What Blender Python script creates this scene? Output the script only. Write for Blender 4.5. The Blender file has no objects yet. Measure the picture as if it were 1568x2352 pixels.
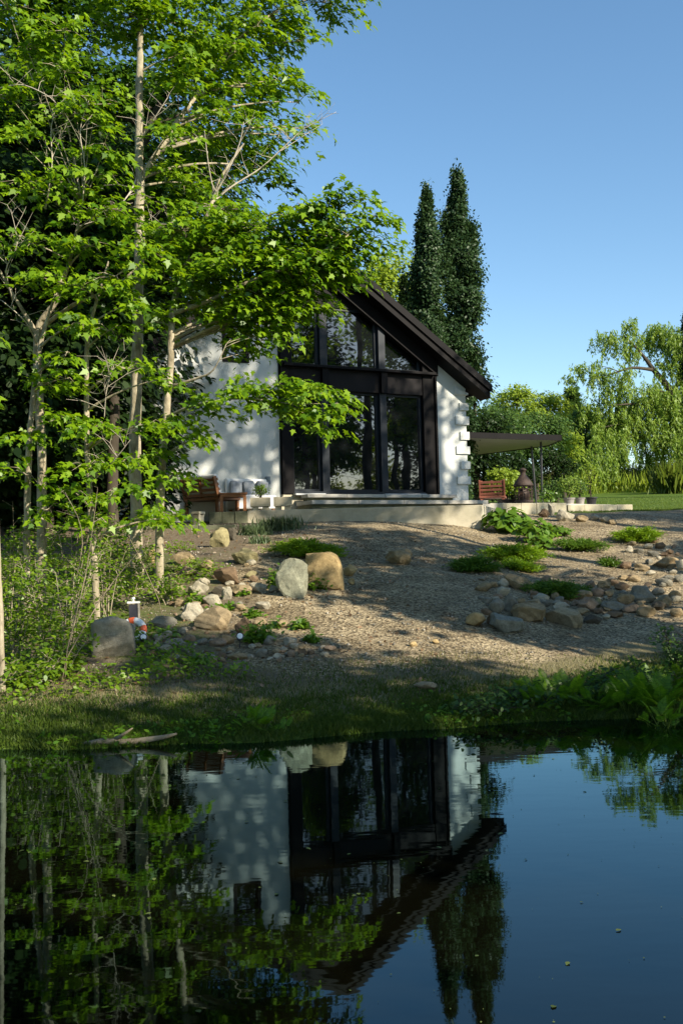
import bpy, bmesh, math, random
import numpy as np
from mathutils import Vector, Matrix

C = bpy.context.scene.collection
# ------------------------------------------------------------------ camera
FPX, RHO, PIT, CAMH = 2300.0, .026, math.atan(91/2300), 1.38
SC = bpy.context.scene
cam = bpy.data.cameras.new('camera'); co = bpy.data.objects.new('camera', cam); C.objects.link(co)
cam.sensor_fit = 'VERTICAL'; cam.sensor_height = 36; cam.lens = 36*FPX/2352; cam.clip_end = 2000; cam.clip_start = .05
_f = Vector((0, math.cos(PIT), math.sin(PIT))); _u = Vector((0, -math.sin(PIT), math.cos(PIT))); _r = Vector((1, 0, 0))
_cx = _r*math.cos(RHO) - _u*math.sin(RHO); _cy = _r*math.sin(RHO) + _u*math.cos(RHO)
M = Matrix((_cx, _cy, -_f)).transposed().to_4x4(); M.translation = (0, 0, CAMH)
co.matrix_world = M; SC.camera = co

# ------------------------------------------------------------------ light
SUN_AZ = (.77, -.64); SUN_EL = math.radians(30)
w = bpy.data.worlds.new('World'); SC.world = w; w.use_nodes = True
nt = w.node_tree; bg = nt.nodes['Background']
sky = nt.nodes.new('ShaderNodeTexSky'); sky.sky_type = 'NISHITA'; sky.sun_disc = False
sky.sun_elevation = SUN_EL; sky.sun_rotation = math.atan2(SUN_AZ[0], SUN_AZ[1]); sky.air_density = .97; sky.dust_density = .3; sky.ozone_density = 1.1
hsv = nt.nodes.new('ShaderNodeHueSaturation'); hsv.inputs['Saturation'].default_value = 1.16; hsv.inputs['Hue'].default_value = .495
nt.links.new(sky.outputs[0], hsv.inputs['Color']); nt.links.new(hsv.outputs[0], bg.inputs[0]); bg.inputs[1].default_value = .113
sl = bpy.data.lights.new('sun', 'SUN'); so = bpy.data.objects.new('sun', sl); C.objects.link(so)
sl.energy = 5.0; sl.angle = math.radians(.53); sl.color = (1, .90, .74)
_sd = Vector((SUN_AZ[0]*math.cos(SUN_EL), SUN_AZ[1]*math.cos(SUN_EL), math.sin(SUN_EL))).normalized()
so.rotation_euler = _sd.to_track_quat('Z', 'Y').to_euler(); so.location = (20, -15, 20)
SC.view_settings.view_transform = 'Standard'; SC.view_settings.look = 'None'
SC.view_settings.exposure = 0.9; SC.view_settings.gamma = 1.0
SC.render.engine = 'CYCLES'
SC.cycles.max_bounces = 8; SC.cycles.transparent_max_bounces = 8; SC.cycles.use_denoising = True
SC.cycles.sample_clamp_indirect = 4

# ------------------------------------------------------------------ pixel helpers (photo shown at 1568 x 2352)
def ray(px, py):
    a = (px-784)/FPX; b = -(py-1176)/FPX
    v = _cx*a + _cy*b + _f
    return v/v.y
def P(px, py, d):
    return Vector((0, 0, CAMH)) + ray(px, py)*d

# ------------------------------------------------------------------ terrain function
def sst(a, b, x):
    t = np.clip((x-a)/(b-a), 0, 1); return t*t*(3-2*t)
def nz(x, y, f, s=0.0):
    return (np.sin(x*f+s*1.3+1.7*np.sin(y*f*.71+s)) + np.sin(y*f*1.13+s*2.1+1.9*np.sin(x*f*.83-s)) + np.sin((x+y)*f*.77+s*.7))/3
def yb(x):
    return 7.45 + np.where(x < 0, .10*x, .25*x) - .05*np.maximum(np.abs(x)-5, 0)**2 + .07*np.sin(1.7*x+.4) + .05*np.sin(4.1*x+1)
def ubank(x, y):
    u = y - yb(x)
    return u - 1.3*sst(1, 3.5, x)*sst(1, 3.5, u)
EDGE, WZ = .75, -.12                                  # where the bank meets the water, and the water level
def Hn(x, y):
    x = np.asarray(x, float); y = np.asarray(y, float)
    u = ubank(x, y)
    z = np.interp(u, [EDGE, EDGE+.1, EDGE+.45, 1.75, 3.55, 5.5, 8.5, 13.5, 15, 17], [WZ, WZ+.04, WZ+.07, .03, .27, .62, 1.14, 1.98, 2.12, 2.2])
    z = z + .10*sst(1.5, 5, x)*sst(8, 14, u) + .075*np.clip(y-30, 0, 110)
    z = z + (.05*nz(x, y, 1.1, 2)+.02*nz(x, y, 3.7, 5))*sst(3.2, 5, u)*(1-sst(13, 15, u)) + .012*nz(x, y, 4.3, 1)*sst(1.0, 1.7, u)
    inside = np.minimum(EDGE-u, y-(.8+.1*np.sin(1.3*x)))
    z = np.where(u < EDGE, np.where(inside > 0, WZ-.03-.45*np.minimum(inside, 1.6), .12+.05*np.clip(.8-y, 0, 12)), z)
    return z
def H(x, y): return float(Hn(x, y))
def GP(px, py):
    """where the sight line through a photo pixel meets the ground"""
    r = ray(px, py); t = 6.8
    o = Vector((0, 0, CAMH))
    while t < 140:
        p = o + r*t
        if p.z < H(p.x, p.y): return p
        t += .02 if t < 30 else .2
    return o + r*30

# ------------------------------------------------------------------ object helpers
def tag(o, label=None, cat=None, group=None, kind=None):
    if label: o['label'] = label
    if cat: o['category'] = cat
    if group: o['group'] = group
    if kind: o['kind'] = kind
    return o
def empty(name, loc, rz=0, label=None, cat=None, group=None):
    o = bpy.data.objects.new(name, None); C.objects.link(o); o.location = loc; o.rotation_euler = (0, 0, rz); o.empty_display_size = .1
    return tag(o, label, cat, group)
class MB:
    def __init__(s): s.v = []; s.f = []
    def add(s, vs, fs):
        b = len(s.v); s.v += [tuple(p) for p in vs]; s.f += [tuple(b+i for i in f) for f in fs]
    def box(s, x0, x1, y0, y1, z0, z1, m=None):
        vs = [Vector((x, y, z)) for z in (z0, z1) for y in (y0, y1) for x in (x0, x1)]
        if m is not None: vs = [m @ p for p in vs]
        s.add(vs, [(0, 2, 3, 1), (4, 5, 7, 6), (0, 1, 5, 4), (2, 6, 7, 3), (0, 4, 6, 2), (1, 3, 7, 5)])
        return s
    def prism(s, poly, y0, y1):
        """polygon in local x/z, counter clockwise seen from -y, pushed from y0 to y1"""
        n = len(poly)
        s.add([(x, y0, z) for x, z in poly]+[(x, y1, z) for x, z in poly],
              [tuple(range(n)), tuple(range(2*n-1, n-1, -1))]+[(i, i+n, (i+1) % n+n, (i+1) % n) for i in range(n)])
        return s
    def flat(s, poly, z0, z1):
        n = len(poly)
        s.add([(x, y, z0) for x, y in poly]+[(x, y, z1) for x, y in poly],
              [tuple(range(n-1, -1, -1)), tuple(range(n, 2*n))]+[(i, (i+1) % n, (i+1) % n+n, i+n) for i in range(n)])
        return s
    def tube(s, pts, rad, k=8, cap=True):
        pts = [Vector(p) for p in pts]; b = len(s.v); n = len(pts)
        if not hasattr(rad, '__len__'): rad = [rad]*n
        x = None
        for i, p in enumerate(pts):
            t = (pts[min(i+1, n-1)]-pts[max(i-1, 0)])
            if t.length < 1e-6: t = Vector((0, 0, 1))
            t.normalize()
            if x is None: x = t.orthogonal().normalized()
            else:
                x = x - t*x.dot(t)
                x = t.orthogonal().normalized() if x.length < 1e-4 else x.normalized()
            y = t.cross(x)
            for j in range(k):
                a = 2*math.pi*j/k
                s.v.append(tuple(p + (x*math.cos(a)+y*math.sin(a))*rad[i]))
        for i in range(n-1):
            for j in range(k):
                a = b+i*k+j; c = b+i*k+(j+1) % k
                s.f.append((a, c, c+k, a+k))
        if cap:
            s.f.append(tuple(b+j for j in range(k-1, -1, -1))); s.f.append(tuple(b+(n-1)*k+j for j in range(k)))
        return s
    def lathe(s, prof, k=20, c=(0, 0, 0)):
        b = len(s.v); n = len(prof)
        for r, z in prof:
            for j in range(k):
                a = 2*math.pi*j/k; s.v.append((c[0]+r*math.cos(a), c[1]+r*math.sin(a), c[2]+z))
        for i in range(n-1):
            for j in range(k):
                a = b+i*k+j; d = b+i*k+(j+1) % k
                s.f.append((a, d, d+k, a+k))
        s.f.append(tuple(b+j for j in range(k-1, -1, -1))); s.f.append(tuple(b+(n-1)*k+j for j in range(k)))
        return s
    def build(s, name, mat, parent=None, smooth=False, bevel=0):
        me = bpy.data.meshes.new(name); me.from_pydata(s.v, [], s.f); me.update()
        if mat: me.materials.append(mat)
        o = bpy.data.objects.new(name, me); C.objects.link(o)
        if parent: o.parent = parent
        if smooth: me.shade_smooth()
        if bevel:
            b = o.modifiers.new('bevel', 'BEVEL'); b.width = bevel; b.segments = 2; b.limit_method = 'ANGLE'
        return o

# ------------------------------------------------------------------ materials
MAT = {}
def newmat(name):
    m = bpy.data.materials.new(name); m.use_nodes = True; MAT[name] = m
    return m, m.node_tree.nodes, m.node_tree.links, m.node_tree.nodes['Principled BSDF']
def plain(name, col, rough=.6, var=.15, scale=6, bump=0, bscale=40, spec=.5, metal=0, col2=None, stretch=None, det=6):
    m, N, L, b = newmat(name)
    tc = N.new('ShaderNodeTexCoord'); src = tc.outputs['Object']
    if stretch:
        mp = N.new('ShaderNodeMapping'); mp.inputs['Scale'].default_value = stretch; L.new(src, mp.inputs[0]); src = mp.outputs[0]
    n = N.new('ShaderNodeTexNoise'); n.inputs['Scale'].default_value = scale; n.inputs['Detail'].default_value = det; n.inputs['Roughness'].default_value = .65
    L.new(src, n.inputs['Vector'])
    r = N.new('ShaderNodeValToRGB'); c2 = col2 or tuple(c*(1-var) for c in col); c1 = col if col2 else tuple(min(1, c*(1+var)) for c in col)
    r.color_ramp.elements[0].position = .32; r.color_ramp.elements[1].position = .68
    r.color_ramp.elements[0].color = (*c2, 1); r.color_ramp.elements[1].color = (*c1, 1)
    L.new(n.outputs[0], r.inputs[0]); L.new(r.outputs[0], b.inputs['Base Color'])
    b.inputs['Roughness'].default_value = rough; b.inputs['Specular IOR Level'].default_value = spec; b.inputs['Metallic'].default_value = metal
    if bump:
        n2 = N.new('ShaderNodeTexNoise'); n2.inputs['Scale'].default_value = bscale; n2.inputs['Detail'].default_value = 5; L.new(src, n2.inputs['Vector'])
        bp = N.new('ShaderNodeBump'); bp.inputs['Strength'].default_value = bump; bp.inputs['Distance'].default_value = .02
        L.new(n2.outputs[0], bp.inputs['Height']); L.new(bp.outputs[0], b.inputs['Normal'])
    return m
def leafmat(name, c1, c2, trans=.45, tcol=None, rough=.45, gloss=.05):
    m, N, L, b = newmat(name); N.remove(b); out = N['Material Output']
    g = N.new('ShaderNodeNewGeometry'); r = N.new('ShaderNodeValToRGB')
    r.color_ramp.elements[0].color = (*c1, 1); r.color_ramp.elements[1].color = (*c2, 1)
    L.new(g.outputs['Random Per Island'], r.inputs[0])
    d = N.new('ShaderNodeBsdfDiffuse'); t = N.new('ShaderNodeBsdfTranslucent'); L.new(r.outputs[0], d.inputs[0])
    hs = N.new('ShaderNodeHueSaturation'); hs.inputs['Hue'].default_value = .49; hs.inputs['Value'].default_value = 1.5; L.new(r.outputs[0], hs.inputs['Color'])
    L.new(hs.outputs[0], t.inputs[0])
    mx = N.new('ShaderNodeMixShader'); mx.inputs[0].default_value = trans; L.new(d.outputs[0], mx.inputs[1]); L.new(t.outputs[0], mx.inputs[2])
    gl = N.new('ShaderNodeBsdfGlossy'); gl.inputs['Roughness'].default_value = rough; gl.inputs[0].default_value = (.9, .95, .9, 1)
    m2 = N.new('ShaderNodeMixShader'); m2.inputs[0].default_value = gloss
    L.new(mx.outputs[0], m2.inputs[1]); L.new(gl.outputs[0], m2.inputs[2]); L.new(m2.outputs[0], out.inputs[0])
    return m
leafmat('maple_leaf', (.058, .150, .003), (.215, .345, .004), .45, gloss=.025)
leafmat('maple_leaf_shaded', (.028, .080, .004), (.075, .155, .006), .42, gloss=.02)  # darker copy of the maple leaf, deep shade put into the colour
leafmat('sapling_leaf', (.09, .18, .006), (.18, .28, .010), .42, gloss=.03)
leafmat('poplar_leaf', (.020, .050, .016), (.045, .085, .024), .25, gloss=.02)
leafmat('thicket_leaf', (.035, .085, .020), (.09, .155, .025), .35, gloss=.02)
leafmat('light_leaf', (.14, .22, .018), (.26, .34, .03), .42, gloss=.02)
leafmat('willow_leaf', (.12, .205, .022), (.23, .32, .045), .42, gloss=.02)
leafmat('forest_leaf_shaded', (.008, .021, .005), (.022, .045, .008), .25, gloss=.012)  # wood foliage darkened in colour to stand in for deep shade
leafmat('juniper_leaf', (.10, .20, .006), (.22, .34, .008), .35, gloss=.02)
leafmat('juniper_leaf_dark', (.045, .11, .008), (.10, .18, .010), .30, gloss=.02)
leafmat('broad_leaf', (.065, .15, .008), (.13, .24, .010), .42, gloss=.04)
leafmat('fern_leaf', (.06, .15, .006), (.13, .25, .008), .45, gloss=.02)
leafmat('grass_blade', (.06, .11, .010), (.15, .20, .025), .35, gloss=.02)
leafmat('shore_grass_shaded', (.040, .078, .008), (.10, .15, .018), .35, gloss=.02)  # darker copy of the grass blades, with the bank's shade in the colour
leafmat('dry_grass', (.12, .115, .045), (.24, .21, .09), .25)
leafmat('bluegrass', (.08, .13, .05), (.14, .20, .08), .30)
leafmat('floating_leaf', (.035, .06, .012), (.16, .20, .05), .1)
leafmat('pebble', (.12, .105, .08), (.38, .34, .27), 0, gloss=.02)
leafmat('brown_leaf', (.10, .055, .025), (.24, .15, .075), .2)
plain('stucco', (.64, .65, .61), .9, .05, 1.3, .45, 45, .2, col2=(.53, .545, .51))
plain('black_paint', (.006, .0052, .0055), .55, .25, 3, 0, 40, .10)
plain('brown_panel_wall_shade', (.010, .0085, .009), .5, .2, 2, 0, 40, .12)  # brown panels; also gives the left side wall its painted shade
plain('roof_shingle', (.008, .008, .0085), .85, .3, 8, .3, 30, .12)
plain('blue_grey_metal', (.016, .021, .028), .4, .1, 3, 0, 40, .25)
plain('sill_stone', (.45, .46, .46), .7, .2, 5, .2, 40)
plain('concrete', (.54, .49, .37), .9, .2, 1.6, .3, 50, .2, col2=(.33, .30, .21))
plain('concrete_moss_shade', (.20, .20, .13), .95, .3, 3, .4, 30, .2, col2=(.09, .10, .06))  # mossy tone, dark enough to carry the shade of the terrace blocks
plain('paving', (.40, .38, .33), .9, .2, 2, .2, 40, .2)
plain('soffit', (.24, .24, .22), .8, .05, 2)
plain('teak', (.25, .105, .040), .5, .3, 5, .1, 60, .4, stretch=(1, 1, 8))
plain('red_wood', (.22, .075, .045), .55, .3, 5, .1, 60, .4)
plain('dark_wood', (.045, .022, .012), .6, .3, 5)
plain('white_fabric', (.78, .77, .74), .9, .04, 4, .1, 80, .1)
plain('grey_fabric', (.24, .26, .28), .9, .35, 5, .3, 14, .1)
plain('rust_iron', (.055, .035, .025), .7, .4, 9, .3, 40, .4)
plain('black_metal', (.02, .02, .022), .4, .1)
plain('white_paint', (.75, .75, .73), .5, .05)
plain('orange_paint', (.75, .13, .04), .5, .05)
plain('grey_box', (.035, .035, .045), .5, .15)
plain('terracotta', (.26, .24, .22), .8, .2)
plain('bark_pale', (.47, .41, .29), .95, .3, 9, .8, 22, .1, col2=(.15, .125, .08), stretch=(1, 1, .45))
plain('bark_dark', (.08, .066, .05), .95, .3, 8, .8, 25, .1, col2=(.05, .042, .03), stretch=(1, 1, .3))
plain('dead_wood', (.42, .37, .29), .95, .2, 9, .4, 30, .1)
plain('cut_log', (.20, .165, .11), .95, .3, 8, .5, 25, .1)
plain('plastic_white', (.8, .8, .78), .3, .02)
plain('outlet_grey', (.16, .20, .23), .4, .05)
# glass: dark room behind a coated pane
m, N, L, b = newmat('window_glass'); b.inputs['Base Color'].default_value = (.006, .007, .008, 1); b.inputs['Roughness'].default_value = .015; b.inputs['IOR'].default_value = 2.1
n = N.new('ShaderNodeTexNoise'); n.inputs['Scale'].default_value = 1.1; n.inputs['Detail'].default_value = 1
tc = N.new('ShaderNodeTexCoord'); L.new(tc.outputs['Object'], n.inputs['Vector'])
bp = N.new('ShaderNodeBump'); bp.inputs['Strength'].default_value = .03; bp.inputs['Distance'].default_value = .1; L.new(n.outputs[0], bp.inputs['Height']); L.new(bp.outputs[0], b.inputs['Normal'])
# water
m, N, L, b = newmat('pond_water'); N.remove(b); out = N['Material Output']
dif = N.new('ShaderNodeBsdfDiffuse'); dif.inputs[0].default_value = (.0025, .0025, .001, 1)
gl = N.new('ShaderNodeBsdfGlossy'); gl.inputs[0].default_value = (.66, .93, 1, 1); gl.inputs['Roughness'].default_value = .02
fr = N.new('ShaderNodeFresnel'); fr.inputs[0].default_value = 1.50
mxs = N.new('ShaderNodeMixShader'); L.new(fr.outputs[0], mxs.inputs[0]); L.new(dif.outputs[0], mxs.inputs[1]); L.new(gl.outputs[0], mxs.inputs[2]); L.new(mxs.outputs[0], out.inputs[0])
tc = N.new('ShaderNodeTexCoord'); mp = N.new('ShaderNodeMapping'); mp.inputs['Scale'].default_value = (1, 2.2, 1); L.new(tc.outputs['Object'], mp.inputs[0])
n = N.new('ShaderNodeTexNoise'); n.inputs['Scale'].default_value = 3.5; n.inputs['Detail'].default_value = 2; L.new(mp.outputs[0], n.inputs['Vector'])
bp = N.new('ShaderNodeBump'); bp.inputs['Strength'].default_value = .022; bp.inputs['Distance'].default_value = .02; L.new(n.outputs[0], bp.inputs['Height'])
for q_ in (gl, fr): L.new(bp.outputs[0], q_.inputs['Normal'])
# rocks: colour comes from each rock (object colour)
m, N, L, b = newmat('rock'); oi = N.new('ShaderNodeObjectInfo'); tc = N.new('ShaderNodeTexCoord')
n = N.new('ShaderNodeTexNoise'); n.inputs['Scale'].default_value = 13; n.inputs['Detail'].default_value = 12; n.inputs['Roughness'].default_value = .8
mp = N.new('ShaderNodeMapping'); L.new(tc.outputs['Object'], mp.inputs[0]); L.new(oi.outputs['Location'], mp.inputs['Location']); L.new(mp.outputs[0], n.inputs['Vector'])
r = N.new('ShaderNodeValToRGB'); r.color_ramp.elements[0].position = .3; r.color_ramp.elements[0].color = (.42, .40, .36, 1); r.color_ramp.elements[1].position = .72; r.color_ramp.elements[1].color = (1.25, 1.22, 1.15, 1)
L.new(n.outputs[0], r.inputs[0])
mx = N.new('ShaderNodeMix'); mx.data_type = 'RGBA'; mx.blend_type = 'MULTIPLY'; mx.inputs[0].default_value = 1
L.new(oi.outputs['Color'], mx.inputs[6]); L.new(r.outputs[0], mx.inputs[7]); L.new(mx.outputs[2], b.inputs['Base Color'])
b.inputs['Roughness'].default_value = .92; b.inputs['Specular IOR Level'].default_value = .2
n2 = N.new('ShaderNodeTexNoise'); n2.inputs['Scale'].default_value = 14; n2.inputs['Detail'].default_value = 12; n2.inputs['Roughness'].default_value = .8; L.new(mp.outputs[0], n2.inputs['Vector'])
bp = N.new('ShaderNodeBump'); bp.inputs['Strength'].default_value = .7; bp.inputs['Distance'].default_value = .03; L.new(n2.outputs[0], bp.inputs['Height']); L.new(bp.outputs[0], b.inputs['Normal'])
# ground: what covers each spot is stored per vertex (r grass, g gravel, b straw)
m, N, L, b = newmat('ground_cover'); at = N.new('ShaderNodeAttribute'); at.attribute_name = 'cover'
tc = N.new('ShaderNodeTexCoord'); sep = N.new('ShaderNodeSeparateColor'); L.new(at.outputs['Color'], sep.inputs[0])
def noise(sc, det=6, ro=.6):
    q = N.new('ShaderNodeTexNoise'); q.inputs['Scale'].default_value = sc; q.inputs['Detail'].default_value = det; q.inputs['Roughness'].default_value = ro; L.new(tc.outputs['Object'], q.inputs['Vector']); return q
def ramp(src, p0, c0, p1, c1):
    q = N.new('ShaderNodeValToRGB'); q.color_ramp.elements[0].position = p0; q.color_ramp.elements[0].color = (*c0, 1); q.color_ramp.elements[1].position = p1; q.color_ramp.elements[1].color = (*c1, 1)
    L.new(src, q.inputs[0]); return q.outputs[0]
def mixc(f, a, c):
    q = N.new('ShaderNodeMix'); q.data_type = 'RGBA'; L.new(f, q.inputs[0]); L.new(a, q.inputs[6]); L.new(c, q.inputs[7]); return q.outputs[2]
def rough_mask(chan, amount):
    q = N.new('ShaderNodeMath'); q.operation = 'ADD'; L.new(sep.outputs[chan], q.inputs[0])
    s_ = N.new('ShaderNodeMath'); s_.operation = 'MULTIPLY_ADD'; s_.inputs[1].default_value = amount*2; s_.inputs[2].default_value = -amount; L.new(noise(9, 8, .75).outputs[0], s_.inputs[0]); L.new(s_.outputs[0], q.inputs[1])
    mr = N.new('ShaderNodeMapRange'); mr.inputs[1].default_value = .3; mr.inputs[2].default_value = .7; L.new(q.outputs[0], mr.inputs[0]); return mr.outputs[0]
soil = ramp(noise(14, 10, .75).outputs[0], .3, (.075, .058, .038), .72, (.26, .21, .14))
vor = N.new('ShaderNodeTexVoronoi'); vor.inputs['Scale'].default_value = 38; L.new(tc.outputs['Object'], vor.inputs['Vector'])
sp = N.new('ShaderNodeSeparateColor'); L.new(vor.outputs['Color'], sp.inputs[0])
peb = ramp(sp.outputs[0], .05, (.11, .086, .052), .95, (.53, .44, .285))
big = ramp(noise(1.3, 5).outputs[0], .3, (.48, .45, .40), .7, (1.08, 1.06, 1.02))
q = N.new('ShaderNodeMix'); q.data_type = 'RGBA'; q.blend_type = 'MULTIPLY'; q.inputs[0].default_value = 1; L.new(peb, q.inputs[6]); L.new(big, q.inputs[7]); gravel = q.outputs[2]
straw = ramp(noise(26, 10, .8).outputs[0], .3, (.10, .088, .042), .7, (.29, .25, .13))
green = ramp(noise(18, 9, .75).outputs[0], .3, (.040, .075, .008), .7, (.11, .17, .020))
c = mixc(rough_mask(1, .35), soil, gravel); c = mixc(rough_mask(2, .45), c, straw); c = mixc(rough_mask(0, .45), c, green)
L.new(c, b.inputs['Base Color']); b.inputs['Roughness'].default_value = .95; b.inputs['Specular IOR Level'].default_value = .15
bp = N.new('ShaderNodeBump'); bp.inputs['Strength'].default_value = .9; bp.inputs['Distance'].default_value = .012; L.new(vor.outputs['Distance'], bp.inputs['Height'])
bp2 = N.new('ShaderNodeBump'); bp2.inputs['Strength'].default_value = .8; bp2.inputs['Distance'].default_value = .03; L.new(noise(22, 8, .7).outputs[0], bp2.inputs['Height']); L.new(bp.outputs[0], bp2.inputs['Normal'])
L.new(bp2.outputs[0], b.inputs['Normal'])

# ------------------------------------------------------------------ setting: ground and water
def coords(a, b, step, lo, hi):
    mid = list(np.arange(a, b, step)); out = []; x = a; s = step
    while x > lo: s *= 1.22; x -= s; out.append(max(x, lo))
    out = out[::-1]; x = mid[-1]; s = step; hi_ = []
    while x < hi: s *= 1.22; x += s; hi_.append(min(x, hi))
    return np.array(out+mid+hi_)
def build_ground():
    X = coords(-7.5, 9, .085, -600, 600); Y = coords(6.6, 26, .085, -400, 700)
    XX, YY = np.meshgrid(X, Y); ZZ = Hn(XX, YY)
    nx, ny = len(X), len(Y)
    v = np.stack([XX, YY, ZZ], -1).reshape(-1, 3)
    i = np.arange(ny-1)[:, None]*nx + np.arange(nx-1)[None]
    f = np.stack([i, i+1, i+1+nx, i+nx], -1).reshape(-1, 4)
    me = bpy.data.meshes.new('ground'); me.from_pydata(v.tolist(), [], f.tolist())
    u = ubank(XX, YY); nse = nz(XX, YY, 2.3, 3)*.5+nz(XX, YY, 6.1, 7)*.4
    shore = (1-sst(1.9, 3.2, u+.45*nse))
    lawn = sst(24.6, 25.4, YY+.3*nse-.35*(XX-7)*(XX > 3))*sst(4.3, 5.2, XX+.2*nse)
    lawn = np.maximum(lawn, sst(30, 34, YY)*sst(4, 6, XX))
    wood = 1-sst(-2.1, -1.0, XX+.5*nse-.10*np.clip(15-YY, 0, 6))
    g = np.clip(shore*np.clip(1.2-.42*u+.55*nse, 0.04, 1), 0, 1)
    g = np.maximum(g, lawn); g = np.maximum(g, wood*(.42+.35*nse)*sst(2, 4, u)*(1-.5*sst(9, 12, u)))
    g = np.maximum(g, .75*(1-sst(.7, 1.6, u)))
    gravel = np.clip(sst(2.0, 3.4, u+.4*nse)*(1-.85*wood)*(1-lawn), 0, 1)
    gravel = np.maximum(gravel, sst(1, 2.2, XX)*sst(1.9, 2.9, u+.3*nse)*(1-lawn))
    far = np.maximum(sst(7.6, 9.5, XX)*(1-sst(21, 24, YY)), 1-sst(-9, -7, XX)); far = np.maximum(far, (1-sst(.2, .9, YY))); g = np.maximum(g, .9*far); gravel = gravel*(1-far)
    straw = np.clip(shore*sst(.9, 1.8, u)*.85 + wood*.2*sst(5, 9, u), 0, 1)
    col = np.stack([g, gravel, straw, np.ones_like(g)], -1).reshape(-1).astype(np.float32)
    a = me.color_attributes.new('cover', 'FLOAT_COLOR', 'POINT'); a.data.foreach_set('color', col)
    me.materials.append(MAT['ground_cover']); me.shade_smooth()
    o = bpy.data.objects.new('ground', me); C.objects.link(o); tag(o, kind='structure')
build_ground()
wm = MB(); wm.add([(-26, -1, WZ), (30, -1, WZ), (30, 14, WZ), (-26, 14, WZ)], [(0, 1, 2, 3)])
tag(wm.build('water', MAT['pond_water']), kind='structure')

# ------------------------------------------------------------------ leaves
T_MAPLE = [(0, 0, 0), (.27, -.07, -.04), (.2, .15, 0), (.52, .34, -.09), (.25, .42, 0), (.2, .55, 0), (0, 1, -.14), (-.2, .55, 0), (-.25, .42, 0), (-.52, .34, -.09), (-.2, .15, 0), (-.27, -.07, -.04)]
T_OVAL = [(0, 0, 0), (.27, .28, .03), (.25, .6, .02), (0, 1, -.08), (-.25, .6, .02), (-.27, .28, .03)]
T_LONG = [(0, 0, 0), (.11, .35, 0), (0, 1, -.1), (-.11, .35, 0)]
T_BLADE = [(-.5, 0, 0), (.5, 0, 0), (.28, .55, .05), (0, 1, .22), (-.28, .55, .05)]
T_HEART = [(0, 0, 0), (.3, -.1, .03), (.48, .15, .06), (.42, .5, .02), (0, 1, -.12), (-.42, .5, .02), (-.48, .15, .06), (-.3, -.1, .03)]
T_PEB = [(-.5, 0, 0), (.5, 0, 0), (0, -.4, .05), (.05, .45, 0), (0, 0, .42), (.1, .1, -.3)]
F_PEB = [(0, 2, 4), (2, 1, 4), (1, 3, 4), (3, 0, 4), (2, 0, 5), (1, 2, 5), (3, 1, 5), (0, 3, 5)]
def fern_template(n=13):
    v = []; f = []
    for i in range(n):
        y = .14+.80*i/n; L_ = .33*math.sin(math.pi*(.22+.75*i/n))*(1-.25*i/n); wdt = .016
        zz = .28*y-.42*y*y
        for s in (-1, 1):
            b = len(v)
            v += [(0, y-wdt*.6, zz), (s*L_*.55, y+.02, zz-.015), (s*L_, y+.10, zz-.06), (s*L_*.5, y+.075, zz-.01), (0, y+wdt*1.3, zz)]
            f.append(tuple(range(b, b+5)) if s > 0 else tuple(range(b+4, b-1, -1)))
    b = len(v)
    v += [(-.012, 0, 0), (.012, 0, 0), (.006, .97, .28-.42), (-.006, .97, .28-.42)]; f.append((b, b+1, b+2, b+3))
    return v, f
def leaf_mesh(name, pos, nrm, tip, size, tmpl, mat, parent=None, faces=None, loc=None):
    pos = np.asarray(pos, float); n = len(pos); T = np.asarray(tmpl, float); k = len(T)
    nrm = nrm/np.maximum(np.linalg.norm(nrm, axis=1, keepdims=True), 1e-6)
    tip = tip-nrm*np.sum(tip*nrm, axis=1, keepdims=True); tip = tip/np.maximum(np.linalg.norm(tip, axis=1, keepdims=True), 1e-6)
    side = np.cross(tip, nrm)
    if np.ndim(size) == 1: size = np.stack([size]*3, -1)
    v = pos[:, None]+size[:, None, 0:1]*T[None, :, 0:1]*side[:, None]+size[:, None, 1:2]*T[None, :, 1:2]*tip[:, None]+size[:, None, 2:3]*T[None, :, 2:3]*nrm[:, None]
    v = v.reshape(-1, 3)
    if loc is not None: v = v-np.asarray(loc)
    if faces is None: faces = [tuple(range(k))]
    fl = np.concatenate([np.asarray(f) for f in faces]); cnt = np.array([len(f) for f in faces])
    loops = (np.arange(n)[:, None]*k+fl[None]).reshape(-1); tot = np.tile(cnt, n); start = np.concatenate([[0], np.cumsum(tot)[:-1]])
    me = bpy.data.meshes.new(name); me.vertices.add(len(v)); me.vertices.foreach_set('co', v.astype(np.float32).ravel())
    me.loops.add(len(loops)); me.loops.foreach_set('vertex_index', loops.astype(np.int32))
    me.polygons.add(len(tot)); me.polygons.foreach_set('loop_start', start.astype(np.int32)); me.polygons.foreach_set('loop_total', tot.astype(np.int32))
    me.update(calc_edges=True); me.materials.append(MAT[mat])
    o = bpy.data.objects.new(name, me); C.objects.link(o)
    if parent: o.parent = parent
    return o
def unit(rng, n):
    v = rng.normal(size=(n, 3)); return v/np.linalg.norm(v, axis=1, keepdims=True)

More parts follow.
